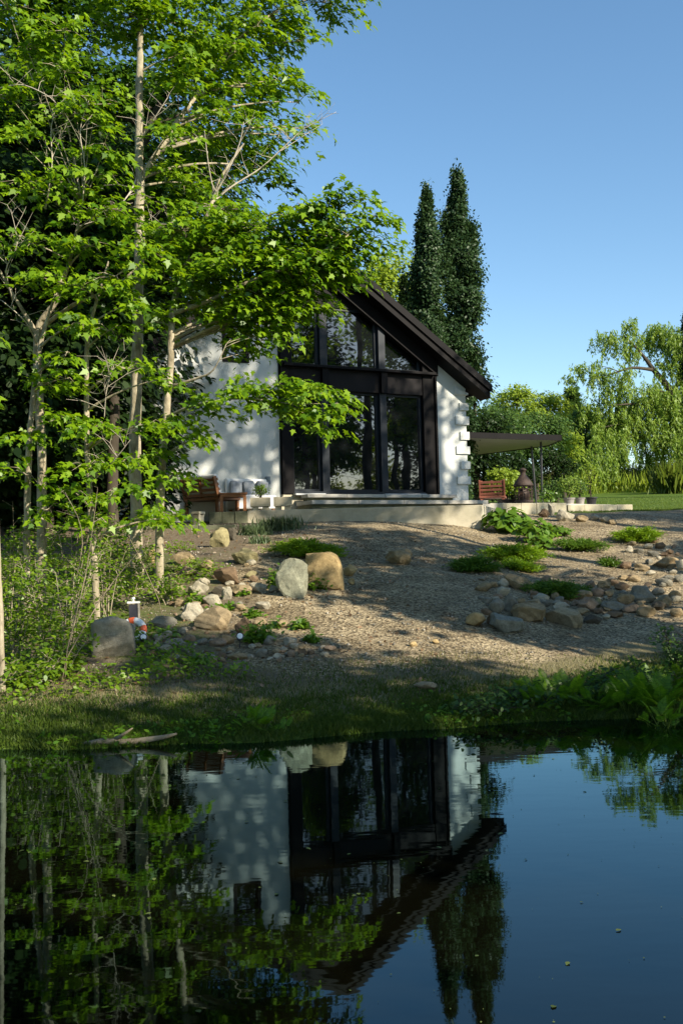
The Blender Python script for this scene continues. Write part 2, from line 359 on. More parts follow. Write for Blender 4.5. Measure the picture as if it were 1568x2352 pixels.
def spray_pad(rng, c, rad, leaf, dens=1.0, spray=.33, out=None, shell=.3, flat=.12):
    """leaf sprays (flat, drooping at the rim) filling an ellipsoid; returns leaf arrays and the spray centres"""
    c = np.array(c); rad = np.maximum(np.array(rad)*np.array([1, 1, .8]), .09)
    area = rad[0]*rad[1]
    n = max(3, int(dens*5.2*area/(spray*spray)*(.6+rad[2]/spray*.5)))
    d = unit(rng, n)*(rng.uniform(shell, 1, n)**.5)[:, None]
    ctr = c+d*rad
    pos = []; nrm = []; tip = []; size = []
    for q, dd in zip(ctr, d):
        m = int(rng.uniform(.7, 1.3)*1.25*spray*spray/(leaf*leaf)*3.3)
        s = spray*rng.uniform(.6, 1.15)
        ax = np.array([dd[0]*rad[0], dd[1]*rad[1], 0])+rng.normal(size=3)*.12*rad[0]; ax[2] = 0
        if out is not None: ax = ax+np.array(out)*rad[0]*.5
        ax = ax/max(np.linalg.norm(ax), 1e-6); bx = np.array([-ax[1], ax[0], 0])
        rr = np.sqrt(rng.uniform(0, 1, m)); aa = rng.uniform(0, 2*np.pi, m)
        lx = rr*np.cos(aa)*s*1.25; ly = rr*np.sin(aa)*s*.75
        tilt = rng.uniform(-.10, .25)
        z = -.32*(lx*np.abs(lx)+ly*ly)/s+rng.normal(size=m)*s*flat-lx*tilt
        p = q+lx[:, None]*ax+ly[:, None]*bx; p[:, 2] += z
        t = ax*.7+(lx/s)[:, None]*ax*.8+(ly/s)[:, None]*bx*1.6+rng.normal(size=(m, 3))*.45; t[:, 2] -= .45+.3*rr
        nn = np.array([0.38, -.32, .9])+rng.normal(size=(m, 3))*.40+(lx/s*.35)[:, None]*ax+(ly/s*.35)[:, None]*bx
        pos.append(p); nrm.append(nn); tip.append(t); size.append(leaf*rng.uniform(.42, 1.32, m))
    return np.concatenate(pos), np.concatenate(nrm), np.concatenate(tip), np.concatenate(size), ctr
def curve3(a, b, c_, n=6):
    return [a*(1-t)**2+b*2*t*(1-t)+c_*t*t for t in [i/(n-1) for i in range(n)]]
def near_on(path, p, drop=.3):
    best = None
    for (q, r) in path:
        h = math.hypot(p.x-q.x, p.y-q.y); s = abs((p.z-drop*h)-q.z)+.25*h
        if best is None or s < best[0]: best = (s, q, r)
    return best[1], best[2]
def dense(path, k=8):
    out = []
    for (a, ra), (b, rb) in zip(path[:-1], path[1:]):
        for i in range(k): out.append((a.lerp(b, i/k), ra+(rb-ra)*i/k))
    out.append(path[-1]); return out
def smooth_path(path):
    """gently curved version of a polyline of (point, radius)"""
    pts = [p for p, _ in path]; rs = [r for _, r in path]; out = []
    n = len(pts)
    for i in range(n-1):
        p0 = pts[max(i-1, 0)]; p1 = pts[i]; p2 = pts[i+1]; p3 = pts[min(i+2, n-1)]
        for k in range(5):
            t = k/5
            out.append((.5*((2*p1)+(p2-p0)*t+(2*p0-5*p1+4*p2-p3)*t*t+(3*p1-p0-3*p2+p3)*t**3), rs[i]+(rs[i+1]-rs[i])*t))
    out.append(path[-1]); return out
def px_path(pts):
    """[(px, py, depth, radius in metres)] -> world path"""
    return [(P(a, b, d), r) for a, b, d, r in pts]

def make_tree(name, label, cat, paths, pads, leafsize, tmpl, lmat, bark, seed, dens=1.0, spray=.33, group=None, limbs=True, twigs=True, bare=None, flat=.12, base=None, k=9, shell=.3):
    """paths[0] is the trunk; pads are (centre, radii). One Empty > trunk, crown (and bare branches)."""
    rng = np.random.default_rng(seed); rnd = random.Random(seed)
    sp = [smooth_path(p) for p in paths]
    b0 = base or paths[0][0][0]
    root = empty(name, b0, 0, label, cat, group)
    off = Vector(b0)
    tb = MB()
    for p in sp:
        pts = [q-off+Vector((rnd.uniform(-1, 1), rnd.uniform(-1, 1), 0))*r*.12 for q, r in p]
        tb.tube(pts, [r*rnd.uniform(.94, 1.07) for _, r in p], k)
    allp = [dense(p, 3) for p in sp]; merged = [x for p in allp for x in p]
    A = [[], [], [], []]
    for c, rad in pads:
        c = Vector(c)
        q, r = near_on(merged, c)
        if limbs and (c-q).length > .15:
            ln = (c-q).length; r0 = min(r*.55, .010+.012*ln); mid = q.lerp(c, .5)+Vector((rnd.uniform(-.1, .1)*ln, rnd.uniform(-.1, .1)*ln, .10*ln))
            tb.tube([x-off for x in curve3(q, mid, c, 7)], [r0*(1-.75*i/6)+.002 for i in range(7)], 5)
        o_ = c-q; o_.z = 0
        o_ = tuple(o_.normalized()) if o_.length > .05 else None
        a = spray_pad(rng, c, rad, leafsize, dens, spray, o_, flat=flat, shell=shell)
        for i in range(4): A[i].append(a[i])
        if twigs:
            for s_ in a[4]:
                s_ = Vector(s_); md = c.lerp(s_, .5)+Vector((0, 0, .04))
                tb.tube([x-off for x in (c, md, s_)], [.0075, .005, .0025], 3, False)
    tb.build('trunk', MAT[bark], root, smooth=True)
    if pads:
        A = [np.concatenate(a) for a in A]
        leaf_mesh('crown', A[0], A[1], A[2], A[3], tmpl, lmat, root, loc=off)
    if bare:
        br = random.Random(seed+5)
        for pth in bare:
            bb = MB(); pth = smooth_path(pth)
            bb.tube([q-off for q, _ in pth], [r for _, r in pth], 5)
            for q, r in pth[2::2]:
                for _ in range(2):
                    if br.random() < .75:
                        ln = br.uniform(.15, .55); dr = Vector((br.uniform(-1, 1), br.uniform(-.6, .6), br.uniform(.0, 1))).normalized()
                        e = q+dr*ln; md = q.lerp(e, .5)+Vector((br.uniform(-.04, .04), 0, br.uniform(-.03, .06)))
                        bb.tube([q-off, md-off, e-off], [max(r*.5, .0035), .0035, .0018], 4, False)
                        e2 = md+Vector((br.uniform(-.2, .2), br.uniform(-.1, .1), br.uniform(0, .22))); bb.tube([md-off, e2-off], [.003, .0015], 3, False)
            bb.build('bare_branch', MAT['dead_wood'], root, smooth=True)
    return root
def pp(px, py, rx, ry, d, depth=None):
    s = d/FPX
    return (P(px, py, d), (rx*s, depth if depth else rx*s*.8, ry*s))


# ------------------------------------------------------------------ the house (local x along the facade, y into the house, z up from its floor)
TH = math.radians(27); HO = P(645, 1134, 23.5)
house = empty('house', HO, TH, 'white stucco house with black gable roof and tall black framed glass front', 'house')
UL, UR, AX, AW, SL, SR = -3.22, 5.28, 1.15, 5.6, .60, .69
def topw(u): return AW-(SL*(AX-u) if u < AX else SR*(u-AX))
ZB = -.75; DEEP = 5.5; TW = .3
GL, GR_ = 0.0, 4.36                                   # glass bay
m = MB()
m.prism([(UL, ZB), (-1.38, ZB), (-1.38, topw(-1.38)), (UL, topw(UL))], 0, TW)
m.prism([(-1.38, ZB), (-.73, ZB), (-.73, 3.04), (-1.38, 3.04)], 0, TW)
m.prism([(-1.38, 4.28), (-.73, 4.28), (-.73, topw(-.73)), (-1.38, topw(-1.38))], 0, TW)
m.prism([(-.73, ZB), (GL, ZB), (GL, topw(GL)), (-.73, topw(-.73))], 0, TW)
m.prism([(GR_, ZB), (UR, ZB), (UR, topw(UR)), (GR_, topw(GR_))], 0, TW)
m.box(UR-TW, UR, TW, DEEP, ZB, topw(UR)-.02)
m.prism([(UL+TW+.001, ZB), (UR-TW, ZB), (UR-TW, topw(UR-TW)-.02), (AX, AW-.02), (UL+TW+.001, topw(UL+TW)-.02)], DEEP-TW, DEEP)
m.build('wall', MAT['stucco'], house)
m = MB(); m.box(UL+.003, UL+TW, TW+.001, DEEP, ZB, topw(UL)-.02); m.build('side_wall', MAT['brown_panel_wall_shade'], house)  # side wall coloured dark to stand in for its deep shade
m = MB(); m.box(GL, GR_, -.02, DEEP-TW, ZB, -.02); m.build('floor_slab', MAT['concrete'], house)
# gable above the glass bay
m = MB()
m.prism([(GL, 4.56), (2.78, 4.56), (GR_, 3.43), (GR_, topw(GR_)), (AX, AW), (GL, topw(GL))], .02, TW)
m.build('gable_panel', MAT['black_paint'], house)
# roof: two slopes with overhang in front
def slope(u0, u1, s0, s1, dz0, dz1, y0, y1, mb):
    mb.prism([(u0, s0+dz0), (u1, s1+dz0), (u1, s1+dz1), (u0, s0+dz1)], y0, y1)
OVR, OVL, FR = 5.72, -3.75, -.52
m = MB()
slope(AX, OVR, AW, topw(OVR), .20, .35, FR+.03, DEEP+.4, m)
roof = m.build('roof', MAT['roof_shingle'], house)
m2 = MB(); slope(OVL, AX-.002, topw(OVL), AW, .20, .35, FR+.03, DEEP+.4, m2)
m2.build('roof', MAT['roof_shingle'], house)
m = MB()
slope(AX, OVR+.03, AW, topw(OVR+.03), .18, .37, FR-.02, FR+.027, m); slope(OVL-.03, AX-.002, topw(OVL-.03), AW, .18, .37, FR-.02, FR+.027, m)
m.build('rake_board', MAT['black_paint'], house)
m = MB(); slope(AX, OVR, AW, topw(OVR), .004, .198, FR+.03, -.002, m); slope(OVL, AX-.002, topw(OVL), AW, .004, .198, FR+.03, -.002, m)
m.build('soffit', MAT['black_paint'], house)
m = MB(); slope(AX, GR_+.02, AW, topw(GR_+.02), -.36, -.002, -.13, .0, m); slope(GL-.02, AX-.002, topw(GL-.02), AW, -.36, -.002, -.13, .0, m)
m.build('rake_beam', MAT['black_paint'], house)
m = MB(); m.box(OVR-.02, OVR+.06, FR+.05, DEEP+.4, topw(OVR)+.19, topw(OVR)+.34); m.build('fascia', MAT['black_paint'], house)
# glass bay frame
m = MB()
m.box(GL, .33, -.06, TW-.02, 0, 4.56); m.build('bay_frame', MAT['black_paint'], house)
m = MB(); m.box(3.96, GR_, -.06, TW-.02, 0, 3.76)
m.prism([(3.96, 3.762), (4.36, 3.762), (4.36, 3.80), (3.96, 4.10)], -.055, TW-.03)
m.build('bay_frame', MAT['black_paint'], house)
for a, b_ in ((GL+.02, GL+.07), (GR_-.07, GR_-.02)): MB().box(a, b_, -.11, -.062, -.02, topw(b_)-.4).build('jamb', MAT['black_paint'], house)
m = MB(); m.box(.335, 3.955, -.03, TW-.03, 2.51, 3.02); m.build('spandrel_panel', MAT['brown_panel_wall_shade'], house)
m = MB(); m.box(GL+.08, GR_-.08, -.20, -.0605, 3.025, 3.085); m.build('ledge', MAT['black_paint'], house)
for a, b_ in ((1.09, 1.28), (2.71, 2.89)):
    m = MB(); m.box(a+.01, b_-.01, -.14, -.034, 2.50, 3.022); m.build('beam_post', MAT['black_paint'], house)
    m = MB(); m.box(a, b_, -.045, TW-.05, .06, 2.508); m.build('mullion', MAT['blue_grey_metal'], house)
    m = MB(); m.box(a, b_, -.045, TW-.05, 3.09, 4.555 if a < 2 else 4.46); m.build('mullion', MAT['blue_grey_metal'], house)
m = MB(); m.box(.335, 3.955, -.05, TW-.05, -.01, .055); m.build('door_track', MAT['blue_grey_metal'], house)
for a, b_ in ((.30, 1.08), (2.7, 3.9)): MB().box(a, b_, -.20, -.055, -.04, -.002).build('threshold', MAT['sill_stone'], house)
def pane(poly, y, tilt=0):
    fr = MB(); n = len(poly); cx = sum(p[0] for p in poly)/n; cz = sum(p[1] for p in poly)/n
    q = []
    for i in range(n):
        a = Vector(poly[i-1]); b_ = Vector(poly[i]); c_ = Vector(poly[(i+1) % n]); t = .055
        d1 = (b_-a).normalized(); d2 = (c_-b_).normalized(); n1 = Vector((-d1.y, d1.x)); n2 = Vector((-d2.y, d2.x)); bis = (n1+n2)
        bis = bis/max(bis.length_squared, .2)*2*t; q.append(b_+bis)
    for i in range(n):
        j = (i+1) % n; a, b_, c_, d_ = poly[i], poly[j], q[j], q[i]
        fr.prism([(a[0], a[1]), (b_[0], b_[1]), (c_[0], c_[1]), (d_[0], d_[1])], y-.04, y+.03)
    o = fr.build('window_frame', MAT['blue_grey_metal'], house)
    g = MB(); g.add([(v.x, y+.004+tilt*(v.x-cx)*.01, v.y) for v in q], [tuple(range(n))]); g.build('pane', MAT['window_glass'], o)
pane([(.335, .06), (1.088, .06), (1.088, 2.505), (.335, 2.505)], .10, .5)
pane([(1.282, .06), (2.708, .06), (2.708, 2.505), (1.282, 2.505)], .12, -.4)
pane([(2.892, .06), (3.955, .06), (3.955, 2.505), (2.892, 2.505)], .10, .8)
pane([(.335, 3.09), (1.088, 3.09), (1.088, 4.555), (.335, 4.555)], .10, -.5)
pane([(1.282, 3.09), (2.708, 3.09), (2.708, 4.555), (1.282, 4.555)], .10, .4)
pane([(2.892, 3.09), (3.955, 3.09), (3.955, 3.69), (2.892, 4.43)], .10, -.9)
# small upper window
m = MB()
for x0, x1, z0, z1 in ((-1.38, -1.30, 3.04, 4.28), (-.81, -.73, 3.04, 4.28), (-1.30, -.81, 3.04, 3.12), (-1.30, -.81, 4.20, 4.28), (-1.30, -.81, 3.62, 3.67)): m.box(x0+.002, x1-.002, -.03, .12, z0+.002, z1-.002)
wf = m.build('window', MAT['black_paint'], house)
m = MB(); m.add([(-1.3, .06, 3.12), (-.81, .062, 3.12), (-.81, .062, 4.2), (-1.3, .06, 4.2)], [(0, 1, 2, 3)]); m.build('pane', MAT['window_glass'], wf)
# quoins on the right corner: blocks stand proud of the wall, long and short in turn
for i, (z0, z1) in enumerate(((.26, .46), (.65, .85), (1.04, 1.24), (1.41, 1.62), (1.80, 2.02), (2.18, 2.37), (2.58, 2.76))):
    m = MB(); u0 = 4.93 if i % 2 == 0 else 5.06
    m.box(u0, UR+.06, -.05, .35, z0, z1) if z1 < 2.5 else m.prism([(u0, z0), (UR+.06, z0), (UR+.06, 2.63), (u0+.0, 2.77)], -.05, .35)
    m.build('quoin', MAT['stucco'], house, bevel=.006)
m = MB(); m.box(-.40, -.29, -.09, -.001, .22, .40); m.box(-.385, -.305, -.105, -.091, .30, .39); m.build('outlet_cover', MAT['outlet_grey'], house, bevel=.01)
# left back wing behind the trees
# ------------------------------------------------------------------ terrace, steps, edging
terr = empty('concrete_terrace', P(568, 1195, 21.4), 0, 'long concrete terrace with a pale front face below the glass doors', 'terrace')
off = Vector(terr.location)
TZ = 2.31
a = P(568, 1172, 21.4); b_ = P(1105, 1160, 21.55); c_ = P(1075, 1150, 26.2); d_ = P(560, 1150, 25.0)
def quad(pts, z0, z1): return MB().flat([(p.x-off.x, p.y-off.y) for p in pts], z0-off.z, z1-off.z)
quad([a, b_, c_+Vector((1.2, .6, 0)), d_], 1.2, TZ).build('slab', MAT['concrete'], terr, bevel=.01)
e0 = P(480, 1172, 21.42)
for i in range(3):
    q0 = e0.lerp(a, i/3+.004); q1 = e0.lerp(a, (i+1)/3-.004); k_ = Vector((0, .02*(i % 2), 0))
    quad([q0+k_, q1+k_, q1+Vector((0, 2.4, 0)), q0+Vector((0, 2.4, 0))], 1.4, TZ-.012).build('wall_block', MAT['concrete_moss_shade'], terr, bevel=.012)  # blocks take a darker colour for the shade on this stretch
def hl(u, v, z): return HO + Vector((math.cos(TH)*u-math.sin(TH)*v, math.sin(TH)*u+math.cos(TH)*v, z))
def step(u0, u1, v0, v1, z0, z1, label, mat):
    o0 = hl(u0, v0, 0); e_ = empty('stone_step', (o0.x, o0.y, z0), TH, label, 'step')
    m = MB(); n = 4 if u1-u0 > 4 else 3; wd = (u1-u0)/n
    for i in range(n):
        x0 = i*wd+.004; m = MB(); m.box(x0, (i+1)*wd-.004, 0, v1-v0, .0, z1-z0); m.build('tread', MAT[mat], e_, bevel=.008)
    m = MB(); m.box(.06, u1-u0-.06, .12, v1-v0, -.09, -.001); m.build('riser', MAT['concrete_moss_shade'], e_)
step(.42, 4.55, -.58, -.215, 2.655, 2.735, 'upper pale stone step right under the glass doors', 'paving')
step(.30, 5.15, -1.05, -.20, 2.475, 2.565, 'long lower stone step resting on the concrete terrace', 'paving')
# low wall left of the terrace, in front of the chair
def wall_run(name, label, pts, z0, z1, depth, mat, n):
    p0 = pts[0]; e_ = empty(name, (p0.x, p0.y, z0), 0, label, 'wall')
    tot = [p0.lerp(pts[1], i/n) for i in range(n+1)]
    for i in range(n):
        s_ = (tot[i+1]-tot[i])*.006; A_ = tot[i]+s_; B_ = tot[i+1]-s_; r_ = random.Random(i*7+n); j = r_.uniform(-.012, .012); y_ = r_.uniform(-.015, .015)
        m = MB(); m.flat([(A_.x-p0.x, A_.y-p0.y+y_), (B_.x-p0.x, B_.y-p0.y+y_), (B_.x-p0.x, B_.y-p0.y+depth), (A_.x-p0.x, A_.y-p0.y+depth)], 0, z1-z0+j)
        m.build('block', MAT[mat], e_, bevel=.012)
    return e_
wall_run('low_wall', 'low mossy concrete wall at the top of the rock slope beside the trees', [P(-60, 1206, 20.2), P(540, 1204, 20.5)], 1.35, 2.0, .35, 'concrete_moss_shade', 7)
wall_run('garden_edging', 'row of pale concrete edging blocks in front of the patio plants', [P(1125, 1166, 24.3), P(1300, 1162, 25.2)], 2.0, 2.46, .3, 'concrete', 5)
wall_run('garden_edging', 'low pale edging blocks that run on towards the lawn', [P(1303, 1162, 25.25), P(1452, 1158, 26.2)], 2.0, 2.42, .3, 'concrete', 4)
pa = [P(1108, 1158, 24.2), P(1302, 1156, 25.35), P(1420, 1152, 27.0), P(1380, 1145, 34), P(1080, 1140, 33)]
m = MB(); m.flat([(p.x, p.y) for p in pa], 2.0, 2.448); tag(m.build('patio', MAT['paving']), kind='structure')
# ------------------------------------------------------------------ patio canopy
NL, NR, FR_, FL = P(1066, 1004, 31.0), P(1286, 1012, 32.5), P(1258, 1020, 34.2), P(1066, 1046, 37.5)
cz = 4.83
cp = empty('patio_canopy', (NL.x, NL.y, 2.45), 0, 'flat black edged canopy with pale underside beside the house', 'canopy')
o_ = Vector((NL.x, NL.y, 2.45)); q = [(p.x-NL.x, p.y-NL.y) for p in (NL, NR, FR_, FL)]
MB().flat(q, cz-2.45, cz-2.45+.02).build('soffit', MAT['soffit'], cp)
qs = [(x*1.012-.02, y*1.02-.03) for x, y in q]
m = MB(); m.flat(qs, cz-2.428, cz-2.30); m.build('roof', MAT['roof_shingle'], cp)
for i in range(4):
    A_ = Vector(q[i]); B_ = Vector(q[(i+1) % 4]); t = (B_-A_).normalized(); nn = Vector((t.y, -t.x))*.035
    MB().flat([tuple(A_+nn-t*.03), tuple(B_+nn+t*.03), tuple(B_+t*.03), tuple(A_-t*.03)], cz-2.475, cz-2.29).build('fascia', MAT['black_paint'], cp)
for (px, d_) in ((1244, 33.0), (1222, 34.4)):
    p = P(px, 1100, d_); lean = -.12 if px < 1230 else .02
    MB().tube([(p.x-NL.x-lean, p.y-NL.y, 0), (p.x-NL.x, p.y-NL.y, cz-2.452)], .035, 8).build('post', MAT['black_metal'], cp)
    MB().box(p.x-NL.x-lean-.07, p.x-NL.x-lean+.07, p.y-NL.y-.07, p.y-NL.y+.07, 0, .015).build('foot_plate', MAT['black_metal'], cp)

# ------------------------------------------------------------------ outdoor furniture
def slat_sofa(name, label, loc, rz, wid, mat, cushion=True, back_h=.80):
    e_ = empty(name, loc, rz, label, 'bench')
    lean = Matrix.Translation((0, -.32, .34)) @ Matrix.Rotation(math.radians(14), 4, 'X')
    h = back_h-.36
    m = MB()
    for i in range(4): m.box(-wid/2, wid/2, -.015, .012, .03+i*h/4, .03+i*h/4+h*.14, lean)
    m.build('back_slat', MAT[mat], e_, bevel=.004)
    for x in (-wid/2+.03, 0, wid/2-.03): MB().box(x-.03, x+.03, .0125, .05, -.05, h, lean).build('back_post', MAT[mat], e_, bevel=.004)
    for s in (-1, 1):
        m = MB()
        x = s*(wid/2+.02)
        m.box(x-.02, x+.02, -.03, .05, -.03, h+.02, lean)
        for i in range(4): m.box(x-.018, x+.018, .051, .09, .03+i*h/4, .03+i*h/4+h*.13, lean)
        m.build('side_frame', MAT[mat], e_, bevel=.004)
    m = MB(); m.box(-wid/2-.04, wid/2+.04, -.36, .36, .285, .335)
    for i in range(6): m.box(-wid/2, wid/2, -.33+i*.115, -.33+i*.115+.075, .3355, .352)
    m.build('seat_frame', MAT[mat], e_, bevel=.004)
    for sx in (-1, 1):
        for sy in (-1, 1):
            x = sx*(wid/2-.02); y = sy*.31; MB().box(x-.035, x+.035, y-.03, y+.03, 0, .284).build('leg', MAT[mat], e_, bevel=.004)
    if cushion:
        m = MB(); m.box(-wid/2+.01, wid/2-.01, .052, .17, .02, h+.05, lean); m.build('back_cushion', MAT['white_fabric'], e_, bevel=.04)
        m = MB(); m.box(-wid/2+.01, wid/2-.01, -.2, .36, .354, .45); m.build('seat_cushion', MAT['white_fabric'], e_, bevel=.04)
    return e_
p = P(497, 1172, 21.75)
fx = Vector((.62, .785, 0)); wx = Vector((.785, -.62, 0))
cl = Vector((p.x, p.y, TZ)) - wx*.5 + fx*.36
slat_sofa('garden_sofa', 'orange brown slatted garden sofa with white cushion, seen from behind', (cl.x, cl.y, TZ-.012), math.atan2(wx.y, wx.x), 1.0, 'teak')
def low_table(loc, rz, wx_, wy, h, mat, label, name='coffee_table'):
    e_ = empty(name, loc, rz, label, 'table')
    m = MB(); n = 6
    for i in range(n): m.box(-wx_/2, wx_/2, -wy/2+i*wy/n+.004, -wy/2+(i+1)*wy/n-.004, h-.03, h)
    m.build('table_top', MAT[mat], e_, bevel=.003)
    m = MB(); m.box(-wx_/2+.03, wx_/2-.03, -wy/2+.03, -wy/2+.05, h-.09, h-.031); m.box(-wx_/2+.03, wx_/2-.03, wy/2-.05, wy/2-.03, h-.09, h-.031); m.box(-wx_/2+.03, -wx_/2+.05, -wy/2+.051, wy/2-.051, h-.09, h-.031); m.box(wx_/2-.05, wx_/2-.03, -wy/2+.051, wy/2-.051, h-.09, h-.031)
    m.build('apron', MAT[mat], e_)
    for sx in (-1, 1):
        for sy in (-1, 1):
            x = sx*(wx_/2-.06); y = sy*(wy/2-.06); MB().box(x-.035, x+.035, y-.03, y+.03, 0, h-.091).build('leg', MAT[mat], e_, bevel=.004)
p = P(536, 1168, 21.75)
low_table((p.x, p.y, TZ), .1, .62, .5, .40, 'teak', 'low orange brown wooden table in front of the white cushioned sofa')
# second sofa against the wall
p = hl(-.90, -.36, 0)
e_ = empty('lounge_sofa', (p.x, p.y, TZ), TH, 'white backed lounge sofa with grey cushions against the stucco wall', 'sofa')
MB().box(-.50, .50, .22, .34, .0, .80).build('backrest', MAT['white_fabric'], e_, bevel=.03)
MB().box(-.50, .50, -.30, .2195, .08, .40).build('seat', MAT['white_fabric'], e_, bevel=.03)
for x0, x1, t in ((-.48, -.17, .1), (-.16, .15, -.08), (.16, .48, .12)):
    m = MB(); mm = Matrix.Translation(((x0+x1)/2, .10, .57)) @ Matrix.Rotation(math.radians(-14), 4, 'X') @ Matrix.Rotation(t, 4, 'Y')
    m.box(-(x1-x0)/2+.01, (x1-x0)/2-.01, -.08, .08, -.19, .17, mm); o = m.build('cushion', MAT['grey_fabric'], e_, bevel=.06)
for sx in (-.44, .44):
    for y in (-.25, .16): MB().box(sx-.03, sx+.03, y-.03, y+.03, 0, .079).build('leg', MAT['teak'], e_)
# stone trough planters
def trough(loc, label, wid, hgt, dep):
    e_ = empty('stone_planter', loc, .05, label, 'planter')
    for s in (-1, 1):
        x = s*(wid/2-.10); MB().box(x-.07, x+.07, .03, dep-.05, 0, .085).build('foot', MAT['concrete'], e_, bevel=.008)
    m = MB(); t = .05
    z0 = .087; z1 = z0+hgt
    m.box(-wid/2, wid/2, 0, t, z0, z1); m.box(-wid/2, wid/2, dep-t, dep, z0, z1); m.box(-wid/2, -wid/2+t, t, dep-t, z0, z1); m.box(wid/2-t, wid/2, t, dep-t, z0, z1); m.box(-wid/2+t, wid/2-t, t, dep-t, z0, z0+.05)
    m.build('box', MAT['concrete'], e_)
    MB().box(-wid/2+t, wid/2-t, t, dep-t, z1-.05, z1-.02).build('soil', MAT['bark_dark'], e_)
p = P(598, 1168, 21.5); trough((p.x, p.y, TZ), 'wide grey stone planter holding a small green bush', .43, .19, .3); PLANTER = p.copy()
p = P(650, 1167, 21.55); trough((p.x, p.y, TZ), 'grey stone planter nearest the glass doors', .40, .195, .3); PLANTER2 = p.copy()
# white block pots left of the terrace
for px, lab in ((456, 'pale concrete cube pot standing on the low wall by the sofa'),):
    p = P(px, 1198, 20.6); e_ = empty('concrete_pot', (p.x, p.y, 1.99), .25, lab, 'pot')
    m = MB(); m.lathe([(.10, 0), (.13, .24), (.145, .24), (.145, .29), (.125, .29), (.115, .22), (.0, .22)], 4); m.build('pot', MAT['concrete'], e_, bevel=.008)
    MB().lathe([(.0, .221), (.115, .222), (.112, .245), (0, .255)], 8).build('soil', MAT['bark_dark'], e_)
# patio: slatted bench, side table, iron fire pit, pots
p = P(1130, 1150, 27.3)
slat_sofa('garden_sofa', 'red brown slatted garden bench on the far patio', (p.x+.05, p.y+.2, 2.448), math.radians(-12), .62, 'red_wood', False, .78)
p = P(1166, 1150, 26.6); low_table((p.x, p.y, 2.448), .2, .5, .38, .20, 'dark_wood', 'small dark side table between the red bench and the fire pit', 'side_table')
p = P(1202, 1150, 26.2); e_ = empty('fire_pit', (p.x, p.y, 2.448), .3, 'dark rusty iron fire pit with domed cage and chimney top', 'fire pit')
m = MB(); k = 12
m.lathe([(.20, .06), (.25, .10), (.245, .14), (.20, .16)], 20); m.build('bowl', MAT['rust_iron'], e_)
m = MB()
for i in range(k):
    a_ = 2*math.pi*i/k; x, y = math.cos(a_), math.sin(a_); m.tube([(x*.225, y*.225, .15), (x*.235, y*.235, .38), (x*.225, y*.225, .53)], .011, 5)
for z in (.25, .36, .45): m.tube([(.232*math.cos(t), .232*math.sin(t), z) for t in [2*math.pi*i/24 for i in range(25)]], .008, 5)
m.build('cage', MAT['rust_iron'], e_)
MB().lathe([(.26, .52), (.265, .55), (.20, .66), (.11, .78), (.075, .83), (.07, .92), (.095, .93), (.095, .96), (.03, 1.0)], 20).build('hood', MAT['rust_iron'], e_, smooth=True)
MB().lathe([(.16, .161), (.17, .30), (.10, .46), (.04, .5)], 9).build('ash_core', MAT['dark_wood'], e_)
for i in range(3):
    a_ = 2.1*i+.4; MB().tube([(math.cos(a_)*.17, math.sin(a_)*.17, .08), (math.cos(a_)*.26, math.sin(a_)*.26, 0)], .016, 6).build('leg', MAT['rust_iron'], e_)
def pot(px, py, d, r, h, label, mat='terracotta', name='plant_pot'):
    p = P(px, py, d); e_ = empty(name, (p.x, p.y, 2.448), 0, label, 'pot')
    MB().lathe([(r*.72, 0), (r*.95, h*.85), (r*1.08, h*.86), (r*1.08, h), (r*.92, h), (r*.88, h*.86), (0, h*.86)], 18).build('pot', MAT[mat], e_, smooth=False)
    MB().lathe([(0, h*.862), (r*.87, h*.862), (r*.6, h*.92), (0, h*.93)], 12).build('soil', MAT['bark_dark'], e_)
    return Vector((p.x, p.y, 2.448+h*.9))
POT1 = pot(1306, 1150, 26.6, .15, .20, 'pale round plant pot holding the leafy grey green shrub')
POT2 = pot(1331, 1150, 26.7, .13, .20, 'light plant pot right of the grey green shrub')
POT3 = pot(1357, 1148, 26.9, .15, .22, 'dark plant pot with a thin stemmed little tree', 'black_metal')

# ------------------------------------------------------------------ rocks
def rock(px, py, wpx, hpx, col, label=None, cat='rock', group=None, name='rock', seed=None, tilt=0, boxy=0., depth=.75, smooth=False, sub=3, cuts=13, dd=None):
    seed = seed if seed is not None else int(px*7+py*13)
    rng = np.random.default_rng(seed)
    g = GP(px, py); d = g.y; s = d/FPX
    hw, hh = wpx*s/2*1.08, hpx*s/2*1.16; hd = hw*depth if dd is None else dd
    bm = bmesh.new(); bmesh.ops.create_icosphere(bm, subdivisions=sub, radius=1)
    V = np.array([v.co for v in bm.verts])
    if boxy: 
        inf = np.max(np.abs(V), axis=1, keepdims=True); V = V*(1-boxy)+V/inf*boxy*.86
    for _ in range(cuts):
        n = rng.normal(size=3); n[2] *= .8; n /= np.linalg.norm(n); lim = rng.uniform(.54, .84)*(1+.15*boxy)
        t = V@n-lim; V = V-np.maximum(t, 0)[:, None]*n
    f = rng.uniform(1.5, 3, (3, 3)); ph = rng.uniform(0, 6, 3)
    V = V*(1+.05*np.sin(V@f.T*1.7+ph).sum(1)[:, None]+.02*np.sin(V@f.T*5+ph*2).sum(1)[:, None])
    V = V/np.abs(V).max(0)
    V = V*np.array([hw, hd, hh])
    ct, st = math.cos(tilt), math.sin(tilt); V = np.stack([V[:, 0]*ct+V[:, 2]*st, V[:, 1], -V[:, 0]*st+V[:, 2]*ct], -1)
    for v, c_ in zip(bm.verts, V): v.co = c_
    me = bpy.data.meshes.new(name); bm.to_mesh(me); bm.free(); me.materials.append(MAT['rock'])
    if smooth: me.shade_smooth()
    o = bpy.data.objects.new(name, me); C.objects.link(o)
    cy = g.y+hd*.55; o.location = (g.x+(cy-g.y)*g.x/g.y, cy, g.z+hh*.74); o.color = (*col, 1)
    tag(o, label, cat, group); return o
